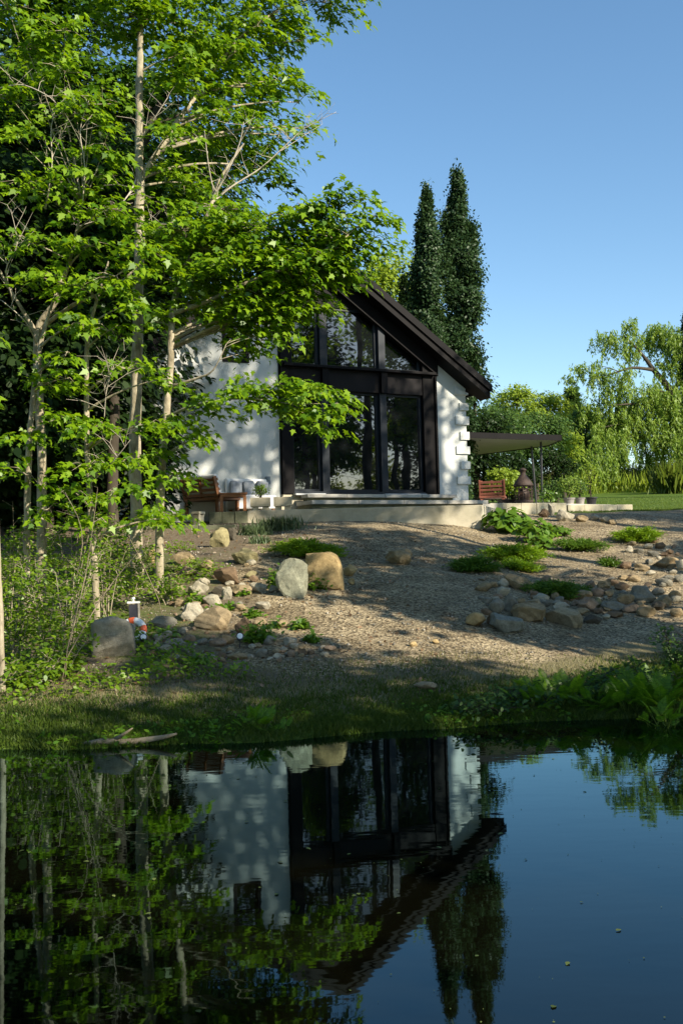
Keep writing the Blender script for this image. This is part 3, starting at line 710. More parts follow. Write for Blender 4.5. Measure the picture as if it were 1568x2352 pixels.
TAN = (.33, .26, .16); GREY = (.25, .24, .20); LIGHT = (.42, .39, .31); OCHRE = (.44, .33, .17); BROWN = (.20, .14, .09); LICH = (.32, .29, .16); RED = (.29, .22, .16); DARK = (.10, .09, .07)
def L4(cx, bot, w_, h_): return (156.8+.4*cx, 1136.8+.4*bot, .4*w_, .4*h_)
def L5(cx, bot, w_, h_): return (784+.5*cx, 1097.6+.5*bot, .5*w_, .5*h_)
GLS = 'rocks on the left slope'; GRS = 'rocks on the right slope'
rock(*L4(262, 935, 240, 235), (.36, .34, .28), 'big square grey boulder on the bank beside the life ring', 'boulder', boxy=.75, name='boulder', depth=.5, sub=4, cuts=6, smooth=True)
for a_, col, lab, kw in (
    (L4(868, 300, 110, 115), LICH, 'upright yellow green mossy rock below the terrace corner', dict(boxy=.35)),
    (L4(945, 262, 55, 80), DARK, 'dark upright stone leaning by the mossy rock below the terrace', dict(boxy=.5)),
    (L4(490, 392, 52, 80), OCHRE, 'tan rock showing just left of the slim pale trunk', {}),
    (L4(668, 405, 112, 78), TAN, 'tan rock right of the slim pale trunk, high on the slope', {}),
    (L4(795, 437, 84, 66), TAN, 'small tan rock between the two rows high on the left slope', {}),
    (L4(1018, 402, 150, 112), LICH, 'round olive tan rock left of the bright juniper', {}),
    (L4(915, 517, 150, 104), BROWN, 'square dark brown rock in the middle of the left slope', dict(boxy=.6)),
    (L4(745, 582, 125, 90), LIGHT, 'pale pointed rock beside the green weeds right of the trunks', {}),
    (L4(860, 572, 70, 56), DARK, 'dark little rock under the square brown rock', {}),
    (L4(912, 602, 62, 76), LIGHT, 'narrow pale upright stone below the square brown rock', dict(boxy=.5)),
    (L4(992, 577, 125, 62), TAN, 'flat layered tan stone below the square brown rock', dict(boxy=.6, tilt=.15)),
    (L4(832, 642, 112, 72), LIGHT, 'pale cream stone just above the biggest tan boulder', {}),
    (L4(712, 722, 125, 104), LIGHT, 'light grey wedge shaped rock left of the biggest tan boulder', dict(boxy=.3)),
    (L4(840, 778, 215, 138), TAN, 'biggest tan boulder low on the left slope', dict(sub=4)),
    (L4(985, 672, 95, 52), TAN, 'flat tan stone right above the weeds on the left slope', {}),
    (L4(1012, 802, 105, 104), BROWN, 'dark grey brown rock right of the biggest tan boulder', {}),
    (L4(545, 762, 155, 68), GREY, 'low grey slab left of the wedge shaped rock', {}),
    (L4(606, 880, 135, 58), GREY, 'thin grey flagstone right of the life ring', dict(boxy=.4)),
    (L4(692, 470, 105, 62), RED, 'reddish brown rock under the high tan rock near the slim trunk', {}),
    (L4(1285, 590, 178, 235), (.30, .31, .24), 'tall grey green standing slab under the bright juniper', dict(boxy=.72, depth=.35, cuts=5, tilt=.08)),
    (L4(1475, 545, 205, 215), OCHRE, 'tall ochre yellow slab under the bright juniper', dict(boxy=.78, depth=.35, cuts=5, tilt=-.04)),
    (L4(1270, 872, 85, 64), LIGHT, 'pale angular stone at the foot of the gravel slope', {}),
    (L4(970, 952, 112, 46), TAN, 'long low tan stone at the foot of the left slope', {}),
    (L4(1115, 936, 72, 52), GREY, 'rounded grey stone at the foot of the left slope', dict(smooth=True)),
    (L5(258, 397, 130, 84), TAN, 'lone pyramid shaped tan boulder in the middle of the gravel slope', dict(sub=4)),
    (L5(612, 684, 95, 66), OCHRE, 'round ochre boulder at the left end of the right rock pile', dict(smooth=True)),
    (L5(800, 512, 122, 84), TAN, 'dark tan boulder under the bright spreading juniper on the right', {}),
    (L5(657, 522, 82, 48), TAN, 'flat tan stone left of the boulder under the juniper', dict(boxy=.4)),
    (L5(748, 547, 66, 58), LIGHT, 'light squarish stone above the oval grey rocks of the right pile', {}),
    (L5(706, 632, 86, 78), GREY, 'rounded grey green rock above the pointed grey slab', dict(smooth=True)),
    (L5(776, 617, 70, 84), GREY, 'upright oval grey rock in the right pile', dict(smooth=True)),
    (L5(757, 712, 155, 84), (.22, .23, .20), 'pointed dark grey slab at the front of the right pile', dict(boxy=.3, tilt=.25)),
    (L5(866, 662, 165, 88), TAN, 'broad tan slab in the middle of the right pile', dict(boxy=.3, sub=4)),
    (L5(1032, 682, 175, 104), (.34, .29, .20), 'largest sloping boulder of the right pile', dict(boxy=.25, tilt=.3, sub=4)),
    (L5(941, 482, 46, 40), RED, 'small round reddish stone by the dark juniper', dict(smooth=True)),
    (L5(1130, 614, 92, 78), RED, 'banded reddish rock on the right of the pile', {}),
    (L5(1181, 597, 36, 48), LICH, 'yellowish little upright stone in the right pile', {}),
    (L5(1181, 545, 72, 46), RED, 'rounded pinkish rock above the reddish banded rock', dict(smooth=True)),
    (L5(1246, 612, 104, 46), GREY, 'flat grey green stone right of the reddish rocks', {}),
    (L5(1160, 672, 94, 46), DARK, 'low dark stone right of the largest sloping boulder', {}),
    (L5(1252, 642, 95, 38), BROWN, 'low brown stone below the flat grey green stone', {}),
    (L5(1022, 200, 88, 62), LIGHT, 'cream boulder by the hosta plants at the top of the right slope', dict(boxy=.2)),
    (L5(1380, 572, 115, 78), GREY, 'grey shaded boulder near the right edge of the bank', {}),
    (L5(1330, 622, 85, 52), RED, 'reddish earth coloured rock near the right edge', {}),
    (L5(1450, 610, 85, 44), DARK, 'dark rock half hidden by the fern on the right edge', {}),
    (L5(390, 977, 112, 40), TAN, 'flat tan stone lying alone on the grassy shore', {}),
    (L5(1410, 328, 42, 28), LIGHT, 'small pale stone beside the right hand juniper', {}),
    (L5(1490, 415, 115, 54), TAN, 'broad tan rock high on the right slope', {}),
    (L5(1530, 560, 60, 44), TAN, 'tan rock low at the right edge of the slope', {})):
    rock(*a_, tuple(c*1.0 for c in col), lab, **kw)
for args in (L4(830, 967, 52, 34), L4(882, 958, 42, 28), L4(600, 962, 64, 42), L4(560, 908, 82, 50), L4(860, 872, 100, 50), L4(1200, 942, 52, 34), L4(1280, 932, 46, 42), L4(1330, 892, 62, 42), L4(1392, 912, 42, 26), L4(1500, 897, 72, 32), L4(700, 842, 82, 38), L4(770, 862, 62, 42), L4(1215, 762, 92, 50), L4(1040, 945, 50, 30), L4(1160, 955, 40, 24), L4(1240, 900, 44, 30), L4(1450, 905, 36, 22), L4(930, 905, 50, 34), L4(680, 905, 46, 28), L4(740, 930, 50, 28), L4(1090, 880, 46, 30), L4(1340, 930, 34, 22)):
    r_ = random.Random(int(args[0])); rock(*args, r_.choice([TAN, LIGHT, GREY, RED, LIGHT, TAN]), 'small loose stone among the rubble at the foot of the left slope', 'stone', 'rubble stones at the foot of the left slope', 'stone', sub=2)
rb = random.Random(91)
for k_, (cx, cy, w_, h_) in enumerate(((590, 500, 90, 60), (640, 560, 80, 52), (1090, 560, 95, 60), (1120, 660, 84, 56), (930, 470, 60, 44), (730, 650, 70, 50), (1100, 760, 84, 60), (640, 640, 84, 50), (905, 860, 92, 56), (1150, 860, 78, 54), (560, 830, 84, 56), (780, 520, 66, 46), (1050, 480, 74, 46), (1180, 560, 66, 44), (690, 380, 70, 40))):
    rock(*L4(cx, cy, w_, h_), rb.choice([TAN, LIGHT, GREY, TAN, LICH]), 'middle sized tan or grey rock filling the tumble of the left slope', 'rock', 'middle sized rocks of the left tumble', 'rock', seed=1200+k_)
for k_, (cx, cy, w_, h_) in enumerate(((915, 575, 80, 50), (1000, 620, 84, 52), (1110, 560, 74, 46), (1300, 585, 90, 54), (1400, 640, 90, 50), (1480, 590, 84, 52), (690, 680, 66, 48), (1060, 530, 60, 40), (1210, 510, 70, 42), (1290, 520, 66, 40), (1480, 500, 80, 48), (1380, 430, 70, 40), (1300, 420, 60, 36), (1540, 640, 70, 46), (740, 500, 60, 40))):
    rock(*L5(cx, cy, w_, h_), rb.choice([TAN, LIGHT, GREY, TAN, BROWN]), 'middle sized tan or grey rock filling the tumble of the right slope', 'rock', 'middle sized rocks of the right tumble', 'rock', seed=1300+k_)
for i in range(85):
    cx = rb.uniform(440, 1500); lo = 860 if cx > 1050 else 640
    cy = rb.uniform(lo, 975) if i > 30 else rb.uniform(400, 700)
    if i <= 30: cx = rb.uniform(560, 1120)
    w_ = rb.uniform(22, 62); rock(*L4(cx, cy, w_, w_*rb.uniform(.5, .8)), rb.choice([TAN, LIGHT, GREY, RED, LIGHT, BROWN]), 'small loose stone among the rubble at the foot of the left slope' if i > 30 else 'small loose stone between the rocks higher on the left slope', 'stone', 'rubble stones at the foot of the left slope' if i > 30 else 'loose stones higher on the left slope', 'stone', sub=2, seed=900+i)
for i in range(70):
    cx = rb.uniform(640, 1560); cy = rb.uniform(470, 660) if cx < 1250 else rb.uniform(300, 640)
    w_ = rb.uniform(20, 52); rock(*L5(cx, cy, w_, w_*rb.uniform(.5, .8)), rb.choice([TAN, LIGHT, GREY, RED, BROWN]), 'smaller stone scattered among the big rocks of the right slope', 'stone', 'small stones on the right slope', 'stone', sub=2, seed=1000+i)
for args in (L5(42, 455, 66, 60), L5(44, 492, 32, 36)):
    rock(*args, OCHRE, 'small ochre stone right beside the tall ochre slab', 'stone', 'small stones beside the ochre slab', 'stone', sub=2)
for args in (L5(695, 502, 46, 30), L5(715, 562, 50, 30), L5(880, 592, 72, 36), L5(1050, 557, 52, 28), L5(1070, 588, 42, 27), L5(1100, 632, 72, 36), L5(930, 182, 52, 42), L5(1100, 203, 62, 32), L5(1160, 197, 52, 32), L5(1215, 207, 52, 36), L5(1555, 424, 44, 60), L5(1430, 363, 52, 32), L5(1500, 474, 62, 28), L5(1405, 508, 42, 30), L5(1370, 604, 62, 32), L5(980, 560, 50, 34), L5(1010, 590, 44, 30), L5(850, 600, 50, 34), L5(910, 625, 40, 26), L5(1215, 650, 40, 26), L5(1290, 560, 50, 30), L5(1340, 480, 60, 34), L5(1450, 540, 60, 36), L5(1240, 215, 46, 28), L5(1420, 450, 50, 26), L5(1545, 470, 50, 30), L5(1290, 470, 44, 26), L5(1060, 640, 40, 28), L5(640, 560, 30, 20)):
    r_ = random.Random(int(args[0])); rock(*args, r_.choice([TAN, LIGHT, GREY, RED, BROWN, TAN]), 'smaller stone scattered among the big rocks of the right slope', 'stone', 'small stones on the right slope', 'stone', sub=2)
for args in (L5(325, 777, 42, 26), L5(430, 762, 32, 22)):
    rock(*args, OCHRE, 'small stone at the bottom edge of the gravel slope', 'stone', 'stones at the bottom of the gravel slope', 'stone', sub=2)
# rough stone and driftwood at the head of the right slope
rock(*L5(965, 172, 38, 62), LIGHT, 'small upright weathered stone standing beside the cream boulder', 'stone', seed=77, sub=3)
g = GP(784+.5*660, 1097.6+.5*185)
m = MB(); m.tube([(.0, 0, -.05), (-.05, .02, .14), (-.12, .03, .3)], [.08, .06, .03], 7); m.tube([(.02, 0, -.05), (.06, .02, .12), (.03, .05, .24)], [.07, .05, .02], 7); m.tube([(-.03, 0, .05), (.14, .04, .12), (.24, .02, .2)], [.05, .035, .012], 6)
o = m.build('tree_stump', MAT['dead_wood'], smooth=True); o.location = (g.x, g.y, g.z); tag(o, 'split grey driftwood stump beside the hosta plants', 'stump')

# ------------------------------------------------------------------ life ring, utility post, spot lights, log
g = GP(318, 1478)
e_ = empty('life_ring', (g.x-.10, g.y+.18, g.z+.13), 0, 'orange and white life ring leaning behind the big boulder', 'life ring')
e_.rotation_euler = (math.radians(62), math.radians(-28), math.radians(10))
R_, r_ = .125, .042
for i in range(8):
    m = MB(); a0 = math.pi/4*i-.15; wdt = math.pi/4*(.62 if i % 2 else 1.38); a0 = math.pi/4*i+(math.pi/8*(-.38) if i % 2 == 0 else math.pi/8*.38)
    m.tube([(R_*math.cos(a0+wdt*t/6), R_*math.sin(a0+wdt*t/6), 0) for t in range(7)], r_+(.0012 if i % 2 else 0), 12)
    m.build('band' if i % 2 else 'foam_ring', MAT['orange_paint' if i % 2 else 'plastic_white'], e_, smooth=True)
g = GP(298, 1450)
e_ = empty('utility_post', (g.x, g.y+.25, g.z-.05), .1, 'dark grey utility post with white cap behind the big boulder', 'post')
MB().box(-.055, .055, -.02, .02, 0, .36).build('panel', MAT['grey_box'], e_, bevel=.004)
MB().box(.056, .075, -.03, .03, 0, .37).build('side_rail', MAT['dead_wood'], e_)
MB().box(-.075, .08, -.035, .035, .371, .395).build('cap', MAT['plastic_white'], e_, bevel=.004)
MB().lathe([(.010, .395), (.010, .42), (.022, .425), (.022, .445), (.0, .45)], 10).build('knob', MAT['plastic_white'], e_)
def spot(px, py, label, face):
    g = GP(px, py); e_ = empty('spot_light', (g.x, g.y, g.z), face, label, 'spot light')
    MB().tube([(0, 0, -.03), (0, 0, .09)], .008, 6).build('stake', MAT['black_metal'], e_)
    t = Matrix.Translation((0, 0, .115)) @ Matrix.Rotation(math.radians(70), 4, 'X')
    m = MB(); m.lathe([(.018, -.04), (.034, -.02), (.042, .05), (.042, .06)], 14); m.v = [tuple(t @ Vector(v)) for v in m.v]; m.build('housing', MAT['black_metal'], e_)
    m = MB(); m.lathe([(.033, .0605), (.026, .066), (.0, .068)], 14); m.v = [tuple(t @ Vector(v)) for v in m.v]; m.build('lens', MAT['plastic_white'], e_)
spot(329, 1490, 'small black garden spot light with white lens beside the life ring', .3)
spot(551, 1488, 'small garden spot light with white lens amid the left slope rubble', .15)
g0 = P(262, 1690, 8.02)
m = MB(); m.tube([(-.42, .0, 0), (-.2, -.03, .03), (.05, .02, .01), (.3, .0, .045), (.40, -.01, .07)], [.012, .022, .026, .018, .008], 9); m.tube([(-.1, 0, .03), (.0, -.03, .09), (.06, -.05, .13)], [.02, .012, .005], 6)
o = m.build('fallen_log', MAT['cut_log'], smooth=True); o.location = (g0.x+.1, g0.y, WZ+.02); tag(o, 'weathered fallen log lying at the left waterline', 'log')

# ------------------------------------------------------------------ trees of the left bank, in front of the house
def gp_path(px, py, d, r, rest):
    """trunk path whose foot stands on the ground under the given pixel column at depth d"""
    b = P(px, py, d); b.z = H(b.x, b.y)-.05
    return [(b, r)]+px_path(rest)
t1 = gp_path(318, 1345, 14.6, .115, [(316, 1290, 14.6, .096), (311, 1080, 14.6, .088), (313, 900, 14.6, .084), (317, 700, 14.7, .079), (321, 480, 14.8, .073), (320, 300, 14.9, .060), (322, 120, 15.0, .050), (325, -60, 15.1, .042), (322, -260, 15.2, .03)])
limb1 = px_path([(320, 420, 14.85, .05), (375, 330, 15.2, .045), (450, 220, 15.8, .038), (540, 100, 16.3, .030), (640, 20, 16.6, .018)])
pads1 = [pp(*a) for a in (
    (620, 45, 105, 55, 16.6), (740, 5, 90, 45, 16.8), (830, -12, 45, 22, 17), (530, 110, 95, 55, 16.4), (420, 55, 110, 60, 15.6), (300, 40, 120, 60, 15.2), (640, 185, 60, 38, 16.2), (685, 235, 45, 50, 16.2), (690, 295, 28, 32, 16.2), (560, 200, 80, 60, 16.2), (690, 95, 45, 45, 16.6),
    (470, 310, 90, 55, 15.9), (560, 310, 60, 50, 16), (585, 385, 32, 36, 16.2), (440, 190, 80, 70, 15.8), (420, 420, 90, 40, 15.4), (250, -60, 180, 60, 15), (500, -70, 160, 60, 16), (700, -80, 120, 50, 16.8), (380, 320, 60, 30, 14.6), (450, 215, 60, 36, 15.2), (540, 120, 60, 36, 15.7), (590, 60, 60, 36, 16), (400, 130, 70, 40, 14.8), (520, 260, 60, 36, 15.4), (640, 310, 50, 36, 16))]
make_tree('maple_tree', 'tallest maple with a thick pale trunk and high crown in front of the house', 'tree', [t1, limb1], pads1, .115, T_MAPLE, 'maple_leaf', 'bark_pale', 11, 1.15, .36, 'maples on the left bank',
    bare=[px_path([(323, 515, 14.8, .013), (360, 512, 14.5, .010), (412, 520, 14.3, .007), (430, 540, 14.2, .004)]), px_path([(318, 400, 14.9, .014), (300, 440, 14.6, .011), (270, 480, 14.4, .007)]), px_path([(320, 330, 14.9, .014), (350, 280, 14.6, .010), (385, 225, 14.5, .005)]), px_path([(318, 500, 14.8, .01), (250, 500, 14.4, .008), (180, 520, 14.3, .004)])])
t2 = gp_path(366, 1372, 14.0, .070, [(366, 1300, 14, .062), (371, 1100, 14.0, .055), (384, 930, 14.05, .052), (392, 840, 14.1, .050), (396, 720, 14.2, .046), (420, 630, 14.5, .042), (457, 555, 14.8, .038), (485, 470, 15.0, .032), (500, 420, 15.1, .024), (560, 330, 15.3, .012)])
br2 = px_path([(385, 892, 14.05, .030), (420, 880, 13.9, .024), (455, 868, 13.8, .018), (490, 850, 13.7, .010), (520, 790, 13.6, .005)])
lb2 = px_path([(398, 720, 14.2, .035), (480, 690, 14.0, .030), (590, 640, 13.8, .024), (700, 600, 13.7, .018), (800, 540, 13.6, .010)])
lb3 = px_path([(380, 960, 14.05, .022), (450, 930, 13.6, .017), (560, 915, 13.3, .012), (680, 930, 13.1, .007)])
pads2 = [pp(*a) for a in (
    (410, 530, 85, 42, 14.2), (510, 480, 90, 40, 14.3), (600, 525, 95, 50, 14.1), (700, 510, 95, 50, 13.9), (785, 475, 70, 34, 13.8), (838, 515, 55, 34, 13.7), (555, 610, 110, 50, 14), (680, 630, 115, 60, 13.9), (760, 590, 90, 50, 13.8), (785, 640, 40, 26, 13.8), (650, 710, 80, 40, 13.9), (560, 725, 70, 42, 14), (470, 640, 80, 45, 14.2), (590, 775, 42, 26, 14), (700, 690, 70, 45, 13.9), (830, 570, 40, 30, 13.7), (600, 680, 80, 45, 13.9), (430, 700, 60, 30, 14.2), (620, 570, 80, 50, 14), (720, 560, 90, 50, 13.9), (470, 570, 80, 45, 14.3), (640, 600, 110, 60, 14.4), (740, 620, 80, 45, 14.3), (540, 670, 90, 50, 14.5), (800, 610, 50, 50, 14), (500, 740, 60, 30, 14.2), (500, 540, 80, 40, 14.5), (770, 540, 70, 45, 14.2), (690, 470, 50, 28, 14), (850, 500, 46, 28, 13.6), (860, 545, 36, 26, 13.6), (640, 770, 60, 22, 14), (580, 810, 26, 16, 14), (540, 780, 40, 24, 14.1), (640, 700, 70, 40, 14.4), (610, 740, 70, 40, 14.3), (380, 640, 60, 40, 14.3), (360, 740, 40, 24, 14.3))]
pads2b = [pp(*a) for a in ((505, 935, 60, 22, 13.5), (580, 905, 80, 22, 13.3), (660, 890, 70, 16, 13.2), (735, 905, 75, 24, 13.1), (790, 935, 42, 24, 13.0), (700, 950, 60, 20, 13.1), (620, 935, 60, 15, 13.2), (735, 985, 30, 14, 13.1))]
pads2c = [pp(*a) for a in ((400, 985, 60, 26, 13.6), (460, 1005, 38, 16, 13.5), (410, 1090, 48, 32, 13.8), (350, 1185, 65, 22, 13.6), (372, 1050, 40, 20, 13.7))]
make_tree('maple_tree', 'slim leaning maple whose branches reach across the glass front', 'tree', [t2, br2, lb2, lb3], pads2+pads2b+pads2c, .105, T_MAPLE, 'maple_leaf', 'bark_pale', 12, 1.35, .30, 'maples on the left bank',
    bare=[px_path([(483, 470, 15, .020), (530, 430, 15.1, .016), (600, 385, 15.2, .012), (660, 330, 15.2, .009), (700, 295, 15.2, .006), (772, 257, 15.2, .003)]), px_path([(485, 460, 15, .02), (520, 400, 14.9, .014), (550, 330, 14.9, .008), (560, 280, 14.9, .004)]), px_path([(490, 440, 15, .014), (478, 370, 14.8, .008), (470, 300, 14.8, .004)]), px_path([(640, 350, 15.2, .007), (700, 310, 15.3, .004), (740, 285, 15.4, .002)])])
t3 = gp_path(94, 1335, 13.2, .075, [(97, 1250, 13.2, .066), (97, 1080, 13.2, .060), (90, 900, 13.2, .056), (88, 760, 13.2, .052), (130, 690, 13.1, .034), (160, 600, 13.0, .022), (190, 470, 13.0, .013)])
lb = px_path([(88, 770, 13.2, .035), (45, 700, 13.1, .022), (10, 640, 13, .015), (-30, 560, 12.9, .01)])
lbr = px_path([(100, 750, 13.2, .03), (170, 700, 12.9, .024), (260, 660, 12.7, .016), (330, 600, 12.6, .008)])
pads3 = [pp(*a) for a in ((60, 105, 100, 26, 13), (150, 165, 80, 28, 13), (225, 235, 85, 40, 12.9), (40, 320, 75, 40, 12.8), (240, 330, 80, 40, 12.8), (60, 425, 85, 40, 12.7), (200, 410, 75, 36, 12.8), (255, 480, 85, 40, 12.7), (80, 560, 75, 34, 12.7), (205, 565, 90, 36, 12.6), (125, 645, 75, 28, 12.6), (265, 635, 95, 38, 12.5), (330, 580, 75, 36, 12.6), (30, 230, 80, 30, 13), (150, 270, 80, 30, 12.9), (130, 470, 60, 30, 12.7), (330, 470, 60, 30, 12.8), (20, 20, 90, 40, 13.2), (150, 70, 90, 30, 13.1))]
make_tree('maple_tree', 'forked maple at the left edge with bright layered leaves over a double trunk', 'tree', [t3, lb, lbr], pads3, .105, T_MAPLE, 'maple_leaf', 'bark_pale', 13, .9, .30, 'maples on the left bank',
    bare=[px_path([(30, 690, 13, .012), (15, 620, 12.6, .009), (40, 560, 12.5, .006), (25, 480, 12.4, .003)]), px_path([(85, 790, 13.1, .012), (60, 740, 12.7, .009), (5, 690, 12.5, .005)]), px_path([(105, 480, 13, .012), (120, 380, 12.8, .010), (118, 300, 12.8, .006), (130, 240, 12.8, .003)]), px_path([(190, 470, 12.8, .010), (195, 380, 12.7, .009), (185, 300, 12.7, .006), (205, 230, 12.7, .003)]), px_path([(-10, 205, 12.8, .010), (50, 195, 12.7, .009), (110, 220, 12.6, .006), (135, 245, 12.6, .003)])])
t3b = gp_path(62, 1360, 12.6, .05, [(62, 1250, 12.6, .044), (66, 1080, 12.6, .040), (76, 920, 12.6, .036), (92, 800, 12.7, .030), (120, 700, 12.7, .018), (150, 620, 12.7, .01)])
pads3b = [pp(*a) for a in ((150, 870, 75, 34, 12.4), (125, 965, 60, 34, 12.3), (70, 1015, 62, 28, 12.3), (190, 740, 75, 30, 12.3), (60, 1090, 60, 30, 12.2), (110, 1170, 60, 28, 12.1), (95, 880, 50, 26, 12.4), (160, 810, 60, 24, 12.3))]
make_tree('maple_tree', 'thin young maple standing close against the forked trunk at the left', 'tree', [t3b], pads3b, .10, T_MAPLE, 'maple_leaf', 'bark_pale', 14, .75, .26, 'maples on the left bank')
t4 = gp_path(223, 1395, 12.4, .046, [(214, 1250, 12.5, .040), (203, 1080, 12.6, .036), (199, 900, 12.7, .032), (202, 780, 12.7, .028), (220, 700, 12.7, .02), (250, 600, 12.7, .012)])
pads4 = [pp(*a) for a in ((290, 848, 75, 20, 12.3), (365, 872, 58, 18, 12.3), (240, 985, 80, 26, 12.2), (345, 972, 45, 20, 12.3), (205, 1070, 66, 32, 12.1), (285, 1058, 40, 22, 12.2), (275, 1130, 62, 32, 12.1), (170, 1130, 60, 32, 12), (305, 700, 60, 32, 12.4), (200, 660, 70, 28, 12.4), (245, 1200, 60, 26, 12), (380, 1190, 40, 16, 12.6), (250, 760, 60, 26, 12.4))]
make_tree('maple_tree', 'spindly maple with a narrow trunk between the forked maple and the tallest maple', 'tree', [t4], pads4, .10, T_MAPLE, 'maple_leaf', 'bark_pale', 15, .8, .26, 'maples on the left bank',
    bare=[px_path([(203, 900, 12.6, .008), (235, 900, 12.2, .006), (262, 840, 12.1, .003)]), px_path([(210, 1110, 12.5, .008), (260, 1060, 12.1, .006), (300, 1010, 12, .003)]), px_path([(240, 960, 12.3, .007), (245, 900, 12.2, .005), (258, 850, 12.2, .003)])])
t5 = gp_path(6, 1545, 9.7, .034, [(3, 1450, 9.7, .030), (-2, 1330, 9.7, .028), (-8, 1150, 9.7, .025), (-14, 900, 9.7, .022), (-14, 700, 9.8, .018)])
make_tree('maple_tree', 'bare reddish young trunk at the very left edge of the bank', 'tree', [t5], [pp(-60, 760, 60, 40, 9.8), pp(-70, 900, 60, 40, 9.8)], .10, T_MAPLE, 'maple_leaf', 'bark_pale', 16, .8, .24, 'maples on the left bank')
# big maple whose trunk hides behind the tallest one, filling the crown above the house, deep shade put into its leaf colour
t6 = gp_path(262, 1330, 19.0, .12, [(258, 1100, 19, .11), (268, 800, 19, .10), (290, 560, 19, .09), (330, 330, 19.2, .10), (400, 180, 19.5, .07), (470, 40, 19.8, .05)])
pads6 = [pp(*a) for a in ((560, 60, 120, 80, 19.5), (440, 160, 130, 90, 19.4), (560, 230, 110, 80, 19.4), (640, 130, 60, 50, 19.3), (330, 160, 130, 90, 19.2), (440, 340, 130, 70, 19.2), (560, 350, 70, 60, 19.2), (330, 400, 120, 80, 19), (200, 200, 150, 90, 19.2), (60, 230, 160, 100, 19.4), (100, 420, 150, 90, 19), (220, 560, 130, 80, 18.8), (60, 620, 130, 90, 18.8), (470, 450, 110, 60, 19), (400, 570, 110, 60, 18.8), (560, 520, 60, 50, 19), (300, 720, 110, 50, 18.6), (140, 760, 130, 70, 18.6), (60, 20, 170, 80, 19.6), (250, 0, 170, 80, 19.6), (620, 410, 34, 40, 19.2))]
make_tree('maple_tree', 'broad maple with a shade darkened crown filling the space behind the tallest maple', 'tree', [t6], pads6, .17, T_MAPLE, 'maple_leaf_shaded', 'bark_dark', 17, .95, .55, 'maples on the left bank', twigs=False)

# ------------------------------------------------------------------ generic crowns
def round_tree(name, label, x, y, h, r, rz, lmat, leaf, n, seed, bark='bark_dark', group=None, zc=None, tmpl=T_OVAL, trunk_r=.15, clump=.9, flat=.5, k=8, cat='tree', leanx=0, holes=0):
    rng = np.random.default_rng(seed); z0 = H(x, y)-.1; zc = zc if zc is not None else z0+h-rz
    path = [(Vector((x, y, z0)), trunk_r), (Vector((x+.15*leanx, y, z0+(zc-z0)*.4)), trunk_r*.85), (Vector((x+.6*leanx, y+.1, zc)), trunk_r*.6), (Vector((x+leanx, y, zc+rz*.7)), trunk_r*.15)]
    pads = []
    for i in range(n):
        d = unit(rng, 1)[0]*rng.uniform(.35, .95)**.6; s = clump*rng.uniform(.6, 1.25)
        pads.append(((x+leanx*.6+d[0]*r, y+d[1]*r, zc+d[2]*rz), (s, s, s*.55)))
    return make_tree(name, label, cat, [path], pads, leaf, tmpl, lmat, bark, seed, 1.0, clump*.62, group, twigs=False, flat=flat, k=k)
FW = 'dark trees of the wood behind the left bank'
for i, (px, d, h, r, lab) in enumerate(((-60, 22, 12, 2.6, 'dark leafy tree at the far left edge of the wood'), (30, 25, 14, 3.0, 'tall dark tree behind the forked maple'), (110, 21, 9, 2.2, 'low dark tree filling the gap behind the forked maple'), (190, 27, 15, 3.2, 'tallest dark tree in the wood behind the spindly maple'), (240, 23, 10, 2.0, 'dark tree left of the house corner'), (300, 34, 17, 3.6, 'deep shaded tree rising behind the house roof on the left'), (-20, 18, 7, 2.0, 'short dark tree low behind the left edge maples'), (60, 32, 17, 4, 'big dark tree deep in the wood at the left'), (150, 36, 18, 4, 'dark tree at the back of the wood, right of the deep one'), (430, 38, 19, 3.6, 'dark tall tree behind the house ridge'))):
    p = P(px, 1270, d); round_tree('forest_tree', lab, p.x, p.y, h, r, h*.44, 'forest_leaf_shaded', .18, 46 if r > 2.5 else 34, 100+i, 'bark_dark', FW, clump=1.05, tmpl=T_OVAL, trunk_r=.16)
for i, (px, d, h, r, lab) in enumerate(((-40, 20.5, 3.6, 1.5, 'dark bush filling the far left edge behind the maples'), (40, 22.5, 4.2, 1.6, 'dark bush behind the forked maple trunk'), (120, 23, 4.0, 1.6, 'dark bush in the wood right of the forked maple'), (200, 22.8, 4.2, 1.5, 'dark bush behind the spindly maple trunk'), (265, 21.6, 3.2, .9, 'dark bush at the left corner of the house'))):
    p = P(px, 1270, d); round_tree('wood_bush', lab, p.x, p.y, h, r, h*.5, 'forest_leaf_shaded', .17, 34, 140+i, 'bark_dark', 'dark bushes in the wood', clump=.7, trunk_r=.06, cat='bush')
